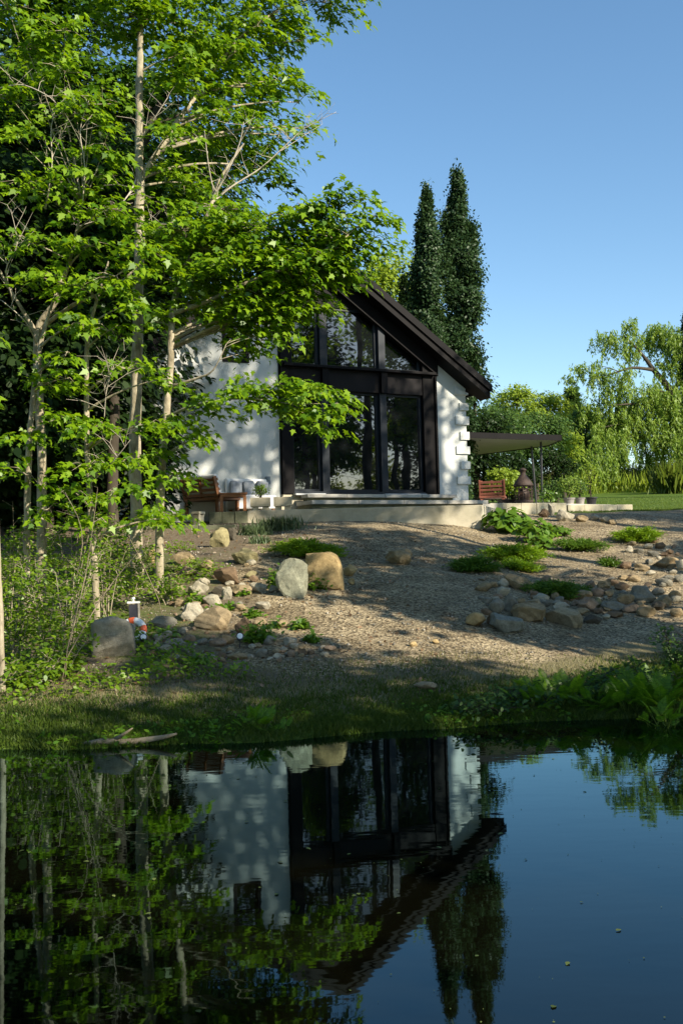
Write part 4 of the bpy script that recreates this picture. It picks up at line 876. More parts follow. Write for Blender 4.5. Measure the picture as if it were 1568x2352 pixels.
# ------------------------------------------------------------------ poplars and trees behind the house
def poplar(px, tip, d, wpx, seed, label, lmat='poplar_leaf', low=1250, leaf=.105, name='poplar_tree', dens=1.0, group=None):
    rng = np.random.default_rng(seed); s = d/FPX
    b = P(px+10, 1200, d); top = P(px, tip, d); z0 = H(b.x, b.y)-.1; hgt = top.z-z0
    off = Vector((b.x, b.y, z0)); root = empty(name, off, 0, label, 'tree', group)
    m = MB(); m.tube([(0, 0, 0), (0, 0, hgt*.4), (top.x-b.x, 0, hgt*.97)], [.16, .12, .012], 8)
    W = wpx*s/2; pos = []; nrm = []; tip_ = []; size = []
    nb = int(72*dens)
    for i in range(nb):
        t = (i+rng.uniform(0, 1))/nb; z = hgt*(.08+.90*t)
        prof = W*min(1, (1-t)*3.4+.16)*min(1, .62+t*1.3)*(.75+.25*math.sin(min(t*3, 1.6)))*rng.uniform(.8, 1.15)
        a = rng.uniform(0, 2*math.pi); rr = prof*rng.uniform(.25, 1.12)
        cx = (top.x-b.x)*t*.97+math.cos(a)*rr*.75; cy = math.sin(a)*rr*.75
        m.tube([((top.x-b.x)*t*.9, 0, z-.5*min(1, hgt*.05)), (cx, cy, z+.25)], [.03, .008], 4)
        mm = int(900*(.4+prof/W)); q = rng.normal(size=(mm, 3))*np.array([.33*prof+.05, .33*prof+.05, .42])*.56
        pos.append(q+np.array([cx, cy, z])); n_ = np.array([math.cos(a), math.sin(a), .5])+rng.normal(size=(mm, 3))*.8; nrm.append(n_)
        tp = rng.normal(size=(mm, 3))*.7; tp[:, 2] -= .3; tip_.append(tp); size.append(leaf*rng.uniform(.6, 1.2, mm))
    m.build('trunk', MAT['bark_dark'], root)
    leaf_mesh('crown', np.concatenate(pos), np.concatenate(nrm), np.concatenate(tip_), np.concatenate(size), T_OVAL, lmat, root)
PG = 'dark poplars behind the house'
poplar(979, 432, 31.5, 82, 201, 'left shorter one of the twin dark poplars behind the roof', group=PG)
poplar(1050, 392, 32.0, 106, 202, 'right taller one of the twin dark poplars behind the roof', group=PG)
poplar(926, 645, 36, 52, 203, 'small dark columnar evergreen between the roof and the poplars', 'forest_leaf_shaded', name='thuja_tree')
poplar(1586, 655, 45, 40, 204, 'dark narrow treetop just showing at the right edge of the sky', 'forest_leaf_shaded', name='thuja_tree')
p = P(880, 700, 42); round_tree('leafy_tree', 'yellow green round tree peeking above the roof beside the poplars', p.x, p.y, 11.0, 1.6, 3.0, 'light_leaf', .20, 46, 210, clump=.9)
p = P(1092, 1000, 39.5); round_tree('leafy_tree', 'dark narrow tree right behind the house corner', p.x, p.y, 5.4, 1.0, 2.0, 'forest_leaf_shaded', .16, 34, 211, clump=.6)
BT = 'trees of the garden edge on the right'
for i, (px, ytop, d, rpx, asp, lm, lab) in enumerate((
    (1185, 885, 60, 62, .85, 'light_leaf', 'bright yellow green treetop nearest the house corner'),
    (1262, 905, 62, 50, .9, 'light_leaf', 'second bright yellow green treetop left of the pointed conifer'),
    (1140, 930, 44, 70, .75, 'thicket_leaf', 'dark blue green tree above the patio canopy'),
    (1225, 945, 47, 75, .75, 'thicket_leaf', 'wide dark green tree above the outer end of the canopy'),
    (1290, 985, 50, 45, 1., 'light_leaf', 'bright bushy tree right above the canopy tip'),
    (1345, 950, 66, 60, .8, 'thicket_leaf', 'mid green tree between the conifer and the willow'),
    (1275, 1030, 42, 45, 1.2, 'forest_leaf_shaded', 'dark tree behind the canopy tip and its posts'),
    (1110, 1030, 40, 60, 1.0, 'forest_leaf_shaded', 'deep dark tree under the canopy by the house corner'),
    (1175, 1040, 41, 60, .9, 'forest_leaf_shaded', 'deep dark tree seen under the middle of the canopy'),
    (1160, 1075, 37, 42, .8, 'light_leaf', 'bright green shrub behind the red bench'),
    (1400, 960, 72, 50, 1.2, 'thicket_leaf', 'green thicket tree behind the willow branches'))):
    s = d/FPX; p = P(px, ytop, d); r = rpx*s; rz = r*asp
    round_tree('leafy_tree', lab, p.x, p.y, p.z-H(p.x, p.y)+.1, r, rz, lm, .12*d/40, 44, 220+i, group=BT, clump=r*.36, trunk_r=.12)
# pointed conifer
def conifer(px, tip, d, wpx, seed, label, lmat='forest_leaf_shaded'):
    rng = np.random.default_rng(seed); s = d/FPX; top = P(px, tip, d); z0 = H(top.x, top.y)-.1; hgt = top.z-z0; R = wpx*s/2
    root = empty('conifer_tree', (top.x, top.y, z0), 0, label, 'tree')
    m = MB(); m.tube([(0, 0, 0), (0, 0, hgt)], [.2, .02], 8); pos = []; nrm = []; tp = []
    for i in range(26):
        t = i/26; z = hgt*(.2+.8*t); r = R*(1-t)+.1
        for j in range(9):
            a = rng.uniform(0, 6.28); dr = np.array([math.cos(a), math.sin(a), -.25])
            m.tube([(0, 0, z), tuple(np.array([0, 0, z])+dr*r)], [.03, .006], 3, False)
            k = 26; u = rng.uniform(.1, 1, k); q = np.array([0, 0, z])+u[:, None]*dr*r+rng.normal(size=(k, 3))*.12
            pos.append(q); nrm.append(np.array([0, 0, 1])+rng.normal(size=(k, 3))*.5); tp.append(dr+rng.normal(size=(k, 3))*.5)
    m.build('trunk', MAT['bark_dark'], root); pos = np.concatenate(pos)
    leaf_mesh('crown', pos, np.concatenate(nrm), np.concatenate(tp), rng.uniform(.25, .5, len(pos)), T_OVAL, lmat, root)
conifer(1312, 893, 70, 70, 240, 'pointed conifer rising behind the bright treetops', 'thicket_leaf')
# ------------------------------------------------------------------ weeping willow
def willow(name, label, trunk, limbs, clumps, seed, d, leaf=.21, dens=.76, lmat='willow_leaf'):
    rng = np.random.default_rng(seed); rnd = random.Random(seed); s = d/FPX
    b = trunk[0][0]; off = Vector(b); root = empty(name, off, 0, label, 'tree')
    m = MB(); allp = []
    for p in [trunk]+limbs:
        q = smooth_path(p); allp += q; m.tube([a-off for a, _ in q], [r for _, r in q], 8)
    pos = []; nrm = []; tp = []; size = []
    for (px, py, rx, ry, dd) in clumps:
        c = P(px, py, dd); q, r = near_on(allp, c, .1); ln = (c-q).length
        m.tube([a-off for a in curve3(q, q.lerp(c, .5)+Vector((0, 0, .2*ln)), c, 6)], [min(r*.5, .02+.012*ln)*(1-.15*i) for i in range(6)], 5)
        n = max(14, int(dens*(rx*ry*s*s)*75))
        for _ in range(n):
            v = unit(rng, 1)[0]*rng.uniform(0, 1)**.4
            o = np.array([c.x+v[0]*rx*s, c.y+v[1]*rx*s*.8, c.z+v[2]*ry*s+.15])
            L_ = rng.uniform(.4, 1.15)*(.5+.03*ry); k = int(L_*34); t = np.sort(rng.uniform(0, 1, k)); sw = rng.normal(size=2)*.22
            q = o+np.stack([sw[0]*t+.10*np.sin(t*4+rng.uniform(0, 6)), sw[1]*t, -t*L_+.25*t*(1-t)], -1)
            pos.append(q+rng.normal(size=(k, 3))*.05); nrm.append(rng.normal(size=(k, 3))+np.array([.6, -.9, .4])); x = rng.normal(size=(k, 3))*.35; x[:, 2] -= 1; tp.append(x); size.append(leaf*rng.uniform(.7, 1.3, k))
    m.build('trunk', MAT['bark_dark'], root, smooth=True); pos = np.concatenate(pos)-np.array(off)
    leaf_mesh('crown', pos, np.concatenate(nrm), np.concatenate(tp), np.concatenate(size), [(0, 0, 0), (.17, .35, 0), (0, 1, 0), (-.17, .35, 0)], lmat, root)
D = 60
b = P(1575, 1110, D); b.z = H(b.x, b.y)-.1
tr = [(b, .54)]+px_path([(1565, 1050, D, .36), (1558, 960, D, .30), (1540, 900, D, .24), (1500, 850, D, .15), (1470, 810, D, .09), (1430, 770, D, .05)])
lim = [px_path([(1500, 850, D, .12), (1450, 845, D-1, .08), (1400, 860, D-1, .04), (1350, 870, D-1, .02)]), px_path([(1545, 900, D, .15), (1580, 830, D, .1), (1590, 760, D, .05)]), px_path([(1558, 960, D, .12), (1470, 930, D-1, .08), (1420, 930, D-2, .04)])]
cl = [(1530, 765, 50, 28, D+1), (1350, 935, 30, 26, D-1), (1390, 950, 44, 30, D-1), (1540, 920, 50, 36, D-1), (1480, 940, 60, 34, D), (1560, 1020, 40, 30, D-2), (1450, 745, 26, 18, D), (1390, 775, 42, 24, D), (1440, 790, 45, 26, D), (1500, 770, 45, 30, D+1), (1560, 780, 40, 36, D), (1540, 830, 42, 30, D), (1370, 850, 36, 26, D-1), (1420, 860, 42, 24, D-1), (1310, 870, 18, 12, D-1), (1460, 900, 50, 30, D-1), (1520, 900, 50, 34, D), (1400, 905, 34, 22, D-1), (1575, 880, 36, 40, D), (1440, 960, 55, 34, D-1), (1500, 980, 55, 40, D-1), (1555, 970, 45, 50, D-1), (1420, 1010, 40, 30, D-2), (1370, 985, 22, 18, D-2), (1330, 845, 16, 10, D-1), (1600, 800, 40, 50, D), (1610, 930, 40, 60, D)]
willow('willow_tree', 'large weeping willow with an airy spreading crown at the right edge', tr, lim, cl, 301, D)
for i, (px, yt, rx, d, lab) in enumerate(((1365, 1000, 50, 40, 'small weeping willow bush left of the big willow trunk'), (1300, 1040, 34, 38, 'pale weeping bush just right of the canopy posts'), (1505, 1000, 48, 42, 'low weeping willow bush in front of the big willow trunk'), (1415, 1025, 44, 43, 'weeping bush between the two low willow bushes'))):
    d *= 1.42; b = P(px, 1130, d); b.z = H(b.x, b.y)-.05
    willow('willow_bush', lab, [(b, .09), (P(px, (yt+1130)/2, d), .06), (P(px+4, yt+10, d), .02)], [], [(px, yt+30, rx*.7, 30, d), (px-rx*.5, yt+65, rx*.5, 34, d), (px+rx*.5, yt+65, rx*.5, 34, d), (px, yt+80, rx*.8, 34, d)], 310+i, d, .19, .6)

# ------------------------------------------------------------------ meadow, lawn and shore grass
def blades(name, xs, ys, hgt, wid, lmat, seed, lean=.35, label=None, cat=None, kind='stuff', tmpl=T_BLADE, parent=None, loc=None):
    rng = np.random.default_rng(seed); n = len(xs); z = Hn(xs, ys)-.01
    tip = rng.normal(size=(n, 3))*lean; tip[:, 2] = 1
    a = rng.uniform(0, 6.28, n); nr = np.stack([np.cos(a), np.sin(a), np.zeros(n)], -1)
    h = hgt*rng.uniform(.5, 1.25, n)
    o = leaf_mesh(name, np.stack([xs, ys, z], -1), nr, tip, np.stack([np.full(n, wid), h, h], -1), tmpl, lmat, parent, loc=loc)
    tag(o, label, cat, None, kind); return o
rng = np.random.default_rng(5)
n = 9000; ys = rng.uniform(54, 78, n); xs = ys*rng.uniform(.16, .42, n); k = ys > 57+2*np.sin(xs*.9)-.35*(xs-9)
blades('tall_grass', xs[k], ys[k], 1.15, .05, 'light_leaf', 6, .18, 'tall meadow grass along the far edge of the lawn', 'grass')
n = 2600; ys = rng.uniform(57, 66, n); xs = ys*rng.uniform(.18, .40, n); k = nz(xs, ys, .9, 4) > .1
blades('reeds', xs[k], ys[k], 1.5, .06, 'dry_grass', 8, .16, 'pale dry reeds mixed into the tall meadow grass', 'reeds')
n = 26000; ys = 25.2+rng.uniform(0, 1, n)**1.6*22; xs = ys*rng.uniform(.13, .40, n); k = (xs > 5.2+.25*nz(xs, ys, 1.3))
blades('grass', xs[k], ys[k], .05, .02, 'grass_blade', 9, .4, 'short mown lawn grass', 'grass')
# shore grass
n = 150000; xs = rng.uniform(-4.2, 5.2, n); u = EDGE+rng.uniform(-.04, 2.7, n); ys = yb(xs)+u; un = ubank(xs, ys)
dn = np.clip(1.35-.36*un+.55*nz(xs, ys, 2.3, 3)+.4*nz(xs, ys, 6.1, 7), .04, 1)*(1-sst(2.7, 3.4, un))*np.where(xs > 1.2, 1-.9*sst(1.6, 2.4, un), 1)
k = rng.uniform(0, 1, n) < dn*(1-.85*sst(1.3, 2.5, un+.3*nz(xs, ys, 2.9, 2)))
blades('grass', xs[k], ys[k], .055, .012, 'shore_grass_shaded', 10, .55, 'rough green grass on the shore above the water', 'grass')
k = (rng.uniform(0, 1, n) < .22*(1-sst(2.9, 3.6, un))*sst(1.1, 1.9, un)*(1-.8*sst(1.2, 2.2, xs)*sst(1.8, 2.6, un)))
blades('dry_grass', xs[k], ys[k], .045, .011, 'dry_grass', 11, .7, 'dry straw coloured grass on the flat shore', 'grass')
n = 16000; xs = rng.uniform(-4, 5, n); u = EDGE+np.abs(rng.normal(size=n))*.22-.03; ys = yb(xs)+u; k = nz(xs, ys, 3.1, 9) > -.25
blades('bank_grass', xs[k], ys[k], .06, .012, 'shore_grass_shaded', 12, .7, 'longer grass hanging over the edge of the pond', 'grass')
# low leafy weeds
def weeds(name, xs, ys, leaf, lmat, seed, zmax, label, cat='weeds', tmpl=T_OVAL):
    rng = np.random.default_rng(seed); n = len(xs); z = Hn(xs, ys)+rng.uniform(0, 1, n)**1.5*zmax
    nr = rng.normal(size=(n, 3))*.45+np.array([.1, -.15, 1]); tp = rng.normal(size=(n, 3)); tp[:, 2] = tp[:, 2]*.3-.2
    return tag(leaf_mesh(name, np.stack([xs, ys, z], -1), nr, tp, leaf*rng.uniform(.5, 1.25, n), tmpl, lmat), label, cat, None, 'stuff')
n = 52000; xs = rng.uniform(-5.6, -.2, n); ys = rng.uniform(8.6, 21, n); un = ubank(xs, ys)
f = nz(xs, ys, 1.9, 12)*.6+nz(xs, ys, 5.3, 14)*.5-1.0*sst(-2.5, -.7, xs)+.35*(1-sst(3.5, 5.5, un))-.6*sst(9, 12, un)
k = (f > .02) & (un > 1.9+.7*sst(-3.2, -1.5, xs))
bx = GP(262, 1512); k &= ~((np.abs(xs-bx.x) < .28) & (np.abs(ys-bx.y+.35) < .45))
weeds('ground_cover', xs[k], ys[k], .055, 'sapling_leaf', 15, .16, 'low leafy ground cover under the maples and among the rocks')
n = 5000; xs = rng.uniform(-4, 4.6, n); u = EDGE+np.abs(rng.normal(size=n))*.35; ys = yb(xs)+u; k = nz(xs, ys, 2.7, 19) > .0
weeds('bank_weeds', xs[k], ys[k], .05, 'fern_leaf', 16, .05, 'small leafy weeds along the pond edge')
n = 2600; xs = rng.uniform(-5.5, 1.0, n); ys = rng.uniform(9.5, 20, n); weeds('leaf_litter', xs, ys, .06, 'brown_leaf', 17, .012, 'brown fallen leaves scattered on the left slope', 'litter')
n = 9000; xs = rng.uniform(-3.2, 7.5, n); ys = rng.uniform(10, 24, n); un = ubank(xs, ys); k = (un > 2.6) & (un < 14.5) & (nz(xs, ys, 1.7, 21)+.5*nz(xs, ys, 5.1, 3) > -.25)
xs = xs[k]; ys = ys[k]; n = len(xs)
o = leaf_mesh('pebbles', np.stack([xs, ys, Hn(xs, ys)+.004], -1), rng.normal(size=(n, 3))*.2+np.array([0, 0, 1]), rng.normal(size=(n, 3)), .018+.045*rng.uniform(0, 1, n)**4, T_PEB, 'pebble', faces=F_PEB)
tag(o, 'coarse loose pebbles over the gravel slope', 'pebbles', None, 'stuff')
n = 900; xs = rng.uniform(-1, 7, n); ys = rng.uniform(10.5, 23, n); weeds('leaf_litter', xs, ys, .045, 'brown_leaf', 18, .008, 'scattered dry leaves on the gravel', 'litter')
# weed tufts between the rocks
for i, (cx, cy, w_, h_) in enumerate(((740, 600, 130, 60), (905, 640, 150, 40), (1090, 790, 170, 130), (1060, 680, 90, 60), (560, 790, 120, 60), (1330, 740, 110, 70), (1400, 820, 80, 60), (1190, 740, 60, 50), (1420, 500, 130, 90), (600, 550, 120, 90), (1010, 560, 60, 40), (750, 950, 140, 40), (1190, 470, 80, 160))):
    g = GP(156.8+.4*cx, 1136.8+.4*(cy+h_*.4)); s = g.y/FPX; w2 = .4*w_*s/2; h2 = .4*h_*s; rg = np.random.default_rng(400+i); n = int(90+w_*h_*.022)
    e_ = empty('weed_clump', (g.x, g.y, g.z), 0, None, 'weed clump', 'green weeds among the rocks of the left slope')
    e_['label'] = 'low green weed clump growing among the rocks of the left slope'
    q = rg.normal(size=(n, 3))*np.array([.45*w2, .4*w2, .3*h2]); q[:, 2] = np.abs(q[:, 2])+.01
    st = MB()
    for j in range(8): v = q[j*5]; st.tube([(v[0]*.3, v[1]*.3, -.02), tuple(v)], [.004, .002], 3, False)
    st.build('stem', MAT['dead_wood'], e_)
    tp = q.copy(); tp[:, 2] -= .1; tp += rg.normal(size=(n, 3))*.15
    leaf_mesh('foliage', q, rg.normal(size=(n, 3))*.4+np.array([.1, -.2, 1]), tp, .065*rg.uniform(.5, 1.3, n), T_OVAL, 'broad_leaf', e_)
# ------------------------------------------------------------------ saplings and brush under the maples
def brush(px, py, d, hpx, wpx, seed, label, stems=7, leaf=.05, lean=.0, lmat='sapling_leaf', cat='shrub', name='wild_shrub', group='wild shrubs under the maples', n=520, bark='bark_pale', rad=.010):
    b = P(px, py, d); b.z = H(b.x, b.y)-.03; s = d/FPX; rg = np.random.default_rng(seed); rd = random.Random(seed)
    e_ = empty(name, b, 0, label, cat, group); m = MB(); pos = []; nrm = []; tp = []
    for i in range(stems):
        hh = hpx*s*rd.uniform(.55, 1); x = rd.uniform(-.5, .5)*wpx*s+lean*hh; y = rd.uniform(-.3, .3)*wpx*s
        c = curve3(Vector((rd.uniform(-.06, .06), rd.uniform(-.05, .05), 0)), Vector((x*.35, y*.35, hh*.55)), Vector((x, y, hh)), 8)
        m.tube(c, [rad*(1-.11*j) for j in range(8)], 5)
        for j in range(2, 8):
            for _ in range(2):
                o = c[j]; dr = Vector((rd.uniform(-1, 1), rd.uniform(-1, 1), rd.uniform(-.1, .5)))*(.10+.25*wpx*s*.5); e2 = o+dr
                m.tube([o, o.lerp(e2, .5)+Vector((0, 0, .02)), e2], [.004, .003, .0015], 3, False)
                k = max(3, int(n/stems/12)); t = rg.uniform(.25, 1.1, k)
                q = np.array(o)+t[:, None]*np.array(dr)+rg.normal(size=(k, 3))*.045
                pos.append(q); nrm.append(rg.normal(size=(k, 3))*.45+np.array([.1, -.2, 1])); tp.append(np.array(dr)*2+rg.normal(size=(k, 3))*.5)
    m.build('stem', MAT[bark], e_, smooth=True); pos = np.concatenate(pos)
    leaf_mesh('foliage', pos, np.concatenate(nrm), np.concatenate(tp), leaf*rg.uniform(.6, 1.3, len(pos)), T_OVAL, lmat, e_)
brush(150, 1535, 10.3, 330, 150, 501, 'tall thin stemmed shrub leaning right in front of the left maples', 6, .05, .22, n=700)
brush(110, 1500, 10.6, 260, 130, 502, 'leafy upright shrub at the foot of the forked maple', 6, .05, n=800)
brush(40, 1510, 10.7, 230, 140, 503, 'bushy wild shrub at the left edge behind the reddish trunk', 6, .05, n=900)
brush(245, 1400, 12.8, 260, 150, 504, 'slender shrub between the spindly maple and the tallest maple', 7, .05, n=900)
brush(300, 1395, 13.2, 230, 120, 505, 'small leaved shrub at the foot of the tallest maple', 6, .05, n=800)
brush(165, 1420, 12.2, 300, 130, 506, 'wild shrub with pale thin stems left of the spindly maple', 7, .05, .1, n=700)
brush(20, 1390, 12.5, 260, 150, 507, 'loose shrub in the shade of the forked maple at the left edge', 6, .055, n=800)
brush(390, 1390, 13.6, 70, 110, 508, 'low leafy shrub beside the slim leaning maple trunk', 6, .06, n=420)
brush(270, 1270, 15.5, 150, 170, 509, 'bright little shrub up the slope behind the tallest maple', 7, .06, n=900)
brush(80, 1290, 15.0, 170, 190, 510, 'wide green shrub up the slope behind the forked maple', 8, .06, n=1000)
brush(150, 1525, 10.2, 80, 110, 511, 'knee high green shrub left of the big grey boulder', 7, .06, n=700)
brush(60, 1545, 9.8, 80, 170, 512, 'low spreading shrub on the shore at the left edge', 7, .06, n=700)
# dead sticks in the brush
for i, pts in enumerate(([(375, 1400, 12.6, .010), (300, 1240, 12.6, .008), (240, 1170, 12.6, .004)], [(140, 1535, 9.9, .011), (230, 1380, 10.1, .009), (290, 1300, 10.4, .006), (345, 1240, 10.8, .003)], [(148, 1520, 9.9, .010), (195, 1330, 10.1, .008), (215, 1200, 10.3, .005), (225, 1120, 10.4, .003)], [(130, 1500, 10.4, .009), (190, 1250, 10.6, .007), (150, 1130, 10.6, .004)], [(27, 1360, 12.6, .008), (32, 1250, 12.6, .006), (30, 1150, 12.6, .003)])):
    q = smooth_path(px_path(pts)); o0 = q[0][0].copy(); o0.z = H(o0.x, o0.y)
    m = MB(); m.tube([Vector((0, 0, -.02))]+[a-o0 for a, _ in q[1:]], [r*.62 for _, r in q], 6); rd = random.Random(i)
    for a, r in q[3::2]:
        e2 = a-o0+Vector((rd.uniform(-.25, .25), rd.uniform(-.1, .1), rd.uniform(0, .3))); m.tube([a-o0, e2], [r*.5, .0015], 3, False)
    o = m.build('sapling', MAT['cut_log'], smooth=True); o.location = o0
    tag(o, ('bare grey sapling crossing in front of the spindly maple', 'longest bare sapling leaning right over the boulder', 'bare sapling rising steeply left of the big boulder', 'thin bare sapling bending back left by the forked maple', 'straight thin bare sapling by the left edge')[i], 'sapling', 'bare saplings in the brush')
# ------------------------------------------------------------------ junipers and other bank plants
def juniper(cx, cy, wpx, hpx, seed, label, lmat='juniper_leaf', n=3400, name='juniper_shrub', group='spreading junipers', leaf=.055):
    g = GP(cx, cy+hpx*.5); s = g.y/FPX; w2 = wpx*s/2; h2 = hpx*s; rg = np.random.default_rng(seed); rd = random.Random(seed)
    dep = max(w2*.6, .35); n = int(n*1.9)
    e_ = empty(name, (g.x, g.y+dep*.5, g.z), 0, label, 'juniper', group); m = MB(); pos = []; nrm = []; tp = []
    nb = 46; z0 = H(g.x, g.y+dep*.5)
    for i in range(nb):
        a = 2*math.pi*i/nb+rd.uniform(-.1, .1); rr = rd.uniform(.35, 1); ex = math.cos(a)*w2*rr; ey = math.sin(a)*dep*rr
        gz = H(g.x+ex, g.y+dep*.5+ey)-z0
        top = h2*(1.0-.62*rr)*rd.uniform(.5, 1)
        c = curve3(Vector((0, 0, .02)), Vector((ex*.5, ey*.5, gz*.5+top*1.25)), Vector((ex, ey, gz+top*.8+.05)), 6)
        m.tube(c, [.008*(1-.15*j) for j in range(6)], 3, False)
        k = n//nb; t = rg.uniform(.25, 1.05, k); C_ = np.array([tuple(v) for v in c]); ti = np.clip(t*5, 0, 4.999).astype(int); fr = (t*5-ti)[:, None]
        q = C_[ti]*(1-fr)+C_[np.minimum(ti+1, 5)]*fr+rg.normal(size=(k, 3))*np.array([.05, .05, .022])
        pos.append(q); dr = np.array([ex, ey, .02]); dr = dr/max(np.linalg.norm(dr), .01); x = dr*1.1+rg.normal(size=(k, 3))*.5; x[:, 2] += .35; tp.append(x); nrm.append(rg.normal(size=(k, 3))*.5+np.array([0, -.2, 1]))
    m.build('stem', MAT['bark_dark'], e_); pos = np.concatenate(pos)
    leaf_mesh('foliage', pos, np.concatenate(nrm), np.concatenate(tp), leaf*rg.uniform(.6, 1.3, len(pos)), [(0, 0, 0), (.15, .4, 0), (0, 1, .06), (-.15, .4, 0)], lmat, e_)
juniper(700, 1255, 195, 58, 601, 'bright juniper hanging over the two tall standing slabs', n=5200)
juniper(1190, 1268, 190, 54, 602, 'brightest spreading juniper in the middle of the right slope', n=5200)
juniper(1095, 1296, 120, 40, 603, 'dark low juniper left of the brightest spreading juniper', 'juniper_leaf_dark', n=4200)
juniper(1335, 1248, 150, 42, 604, 'dark juniper right of the brightest spreading juniper', 'juniper_leaf_dark', n=3600)
juniper(1470, 1222, 120, 50, 605, 'green juniper near the right edge below the lawn', n=4600)
juniper(1405, 1293, 36, 18, 606, 'tiny juniper sprig alone on the right gravel', 'juniper_leaf_dark', 900)
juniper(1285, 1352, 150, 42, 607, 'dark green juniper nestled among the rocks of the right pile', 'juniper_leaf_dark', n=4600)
juniper(1200, 1300, 90, 30, 608, 'green juniper tuft under the brightest spreading juniper', n=2600)
def broad(cx, cy, wpx, hpx, seed, label, n=120, leaf=.17, lmat='broad_leaf', name='hosta_plant', group='broad leaved plants on the right slope'):
    g = GP(cx, cy+hpx*.5); s = g.y/FPX; w2 = wpx*s/2; h2 = hpx*s; rg = np.random.default_rng(seed)
    e_ = empty(name, (g.x, g.y+.2, g.z), 0, label, 'plant', group); m = MB(); pos = []; nrm = []; tp = []
    for i in range(n):
        a = rg.uniform(0, 6.28); rr = rg.uniform(.1, 1)**.6; x = math.cos(a)*w2*rr; y = math.sin(a)*w2*.7*rr
        z = H(g.x+x, g.y+.2+y)-g.z+h2*(1-.5*rr*rr)*rg.uniform(.35, 1)
        m.tube([(x*.3, y*.3, 0), (x*.7, y*.7, z*.8), (x, y, z)], [.006, .005, .003], 4, False)
        pos.append((x, y, z)); nrm.append((x/w2*.6+rg.normal()*.3, y/w2*.6-.25+rg.normal()*.3, .9)); tp.append((x/w2+rg.normal()*.3, y/w2+rg.normal()*.3, -.4))
    m.build('stem', MAT['grass_blade'], e_)
    leaf_mesh('foliage', np.array(pos), np.array(nrm), np.array(tp), leaf*rg.uniform(.6, 1.25, n), T_HEART, lmat, e_)
broad(1165, 1195, 105, 62, 621, 'large leaved hosta clump at the top of the right slope by the terrace', 190)
broad(1235, 1222, 90, 56, 622, 'second broad leaved clump right of the hosta by the terrace', 150, .13)
broad(1290, 1222, 60, 26, 623, 'low broad leaved plant between the clumps and the cream boulder', 60, .11)
broad(1245, 1250, 70, 34, 624, 'leafy clump just above the brightest juniper', 80, .10)
# blue grass tufts under the terrace
def tuft(cx, cy, wpx, hpx, seed, label, lmat='bluegrass', n=260, name='grass_tuft', group='grass tufts under the terrace'):
    g = GP(cx, cy+hpx*.4); s = g.y/FPX; rg = np.random.default_rng(seed); x = g.x+rg.normal(size=n)*wpx*s*.26; y = g.y+rg.normal(size=n)*wpx*s*.12
    e_ = empty(name, (g.x, g.y, g.z), 0, label, 'grass', group)
    o = blades('blades', x, y, hpx*s, .022, lmat, seed, .45, kind=None, parent=e_, loc=(g.x, g.y, g.z))
tuft(640, 1205, 95, 30, 631, 'longest grey green grass tuft right under the terrace wall', n=420)
tuft(585, 1218, 60, 26, 632, 'grey green grass tuft left of the longest one below the terrace')
tuft(600, 1240, 50, 20, 633, 'small grass tuft below the others at the mossy rock', n=140)
g = P(1548, 1100, 52); n = 900; rg = np.random.default_rng(64); e_ = empty('ornamental_grass', (g.x, g.y, H(g.x, g.y)), 0, 'rounded clump of ornamental grass on the lawn at the right edge', 'grass')
blades('blades', g.x+rg.normal(size=n)*.40, g.y+rg.normal(size=n)*.40, 1.5, .045, 'grass_blade', 641, .38, kind=None, parent=e_, loc=(g.x, g.y, H(g.x, g.y)))
# patio plants
def potted(p, hgt, wid, seed, label, lmat, n, leaf, stems=5, name='potted_shrub'):
    rg = np.random.default_rng(seed); e_ = empty(name, p, 0, label, 'plant'); m = MB()
    for i in range(stems): m.tube([(0, 0, -.03), (rg.normal()*wid*.12, rg.normal()*wid*.1, hgt*.5), (rg.normal()*wid*.25, rg.normal()*wid*.2, hgt*.85)], [.012, .009, .003], 5)
    m.build('stem', MAT['bark_dark'], e_)
    v = unit(rg, n)*(rg.uniform(.3, 1, n)**.5)[:, None]*np.array([wid/2, wid/2, hgt*.42])*(1+.25*np.sin(rg.integers(0, 6, n)))[:, None]; v[:, 2] += hgt*.58
    leaf_mesh('foliage', v, rg.normal(size=(n, 3))*.6+np.array([.3, -.4, .8]), v-np.array([0, 0, hgt*.6])+rg.normal(size=(n, 3))*.3, leaf*rg.uniform(.6, 1.2, n), T_OVAL, lmat, e_)
potted(POT1, .62, .60, 651, 'airy grey green shrub in the pale patio pot', 'willow_leaf', 600, .06)
potted(POT2, .5, .42, 652, 'green bushy plant in the right hand light pot', 'thicket_leaf', 420, .06)
potted(Vector((POT1.x-.42, POT1.y, 2.448)), .72, .62, 653, 'dark green shrub on the patio left of the pots', 'thicket_leaf', 760, .06)
potted(Vector((POT1.x-.62, POT1.y-.35, 2.448)), .42, .45, 654, 'leafy dark plant on the patio beside the fire pit', 'broad_leaf', 260, .07)
potted(POT3, .95, .40, 655, 'little tree with thin bare stems in the dark pot', 'light_leaf', 300, .07, 4, 'potted_tree')
potted(Vector((PLANTER.x, PLANTER.y+.17, TZ+.27)), .30, .34, 656, 'small green bush growing in the wide stone planter', 'sapling_leaf', 420, .045)
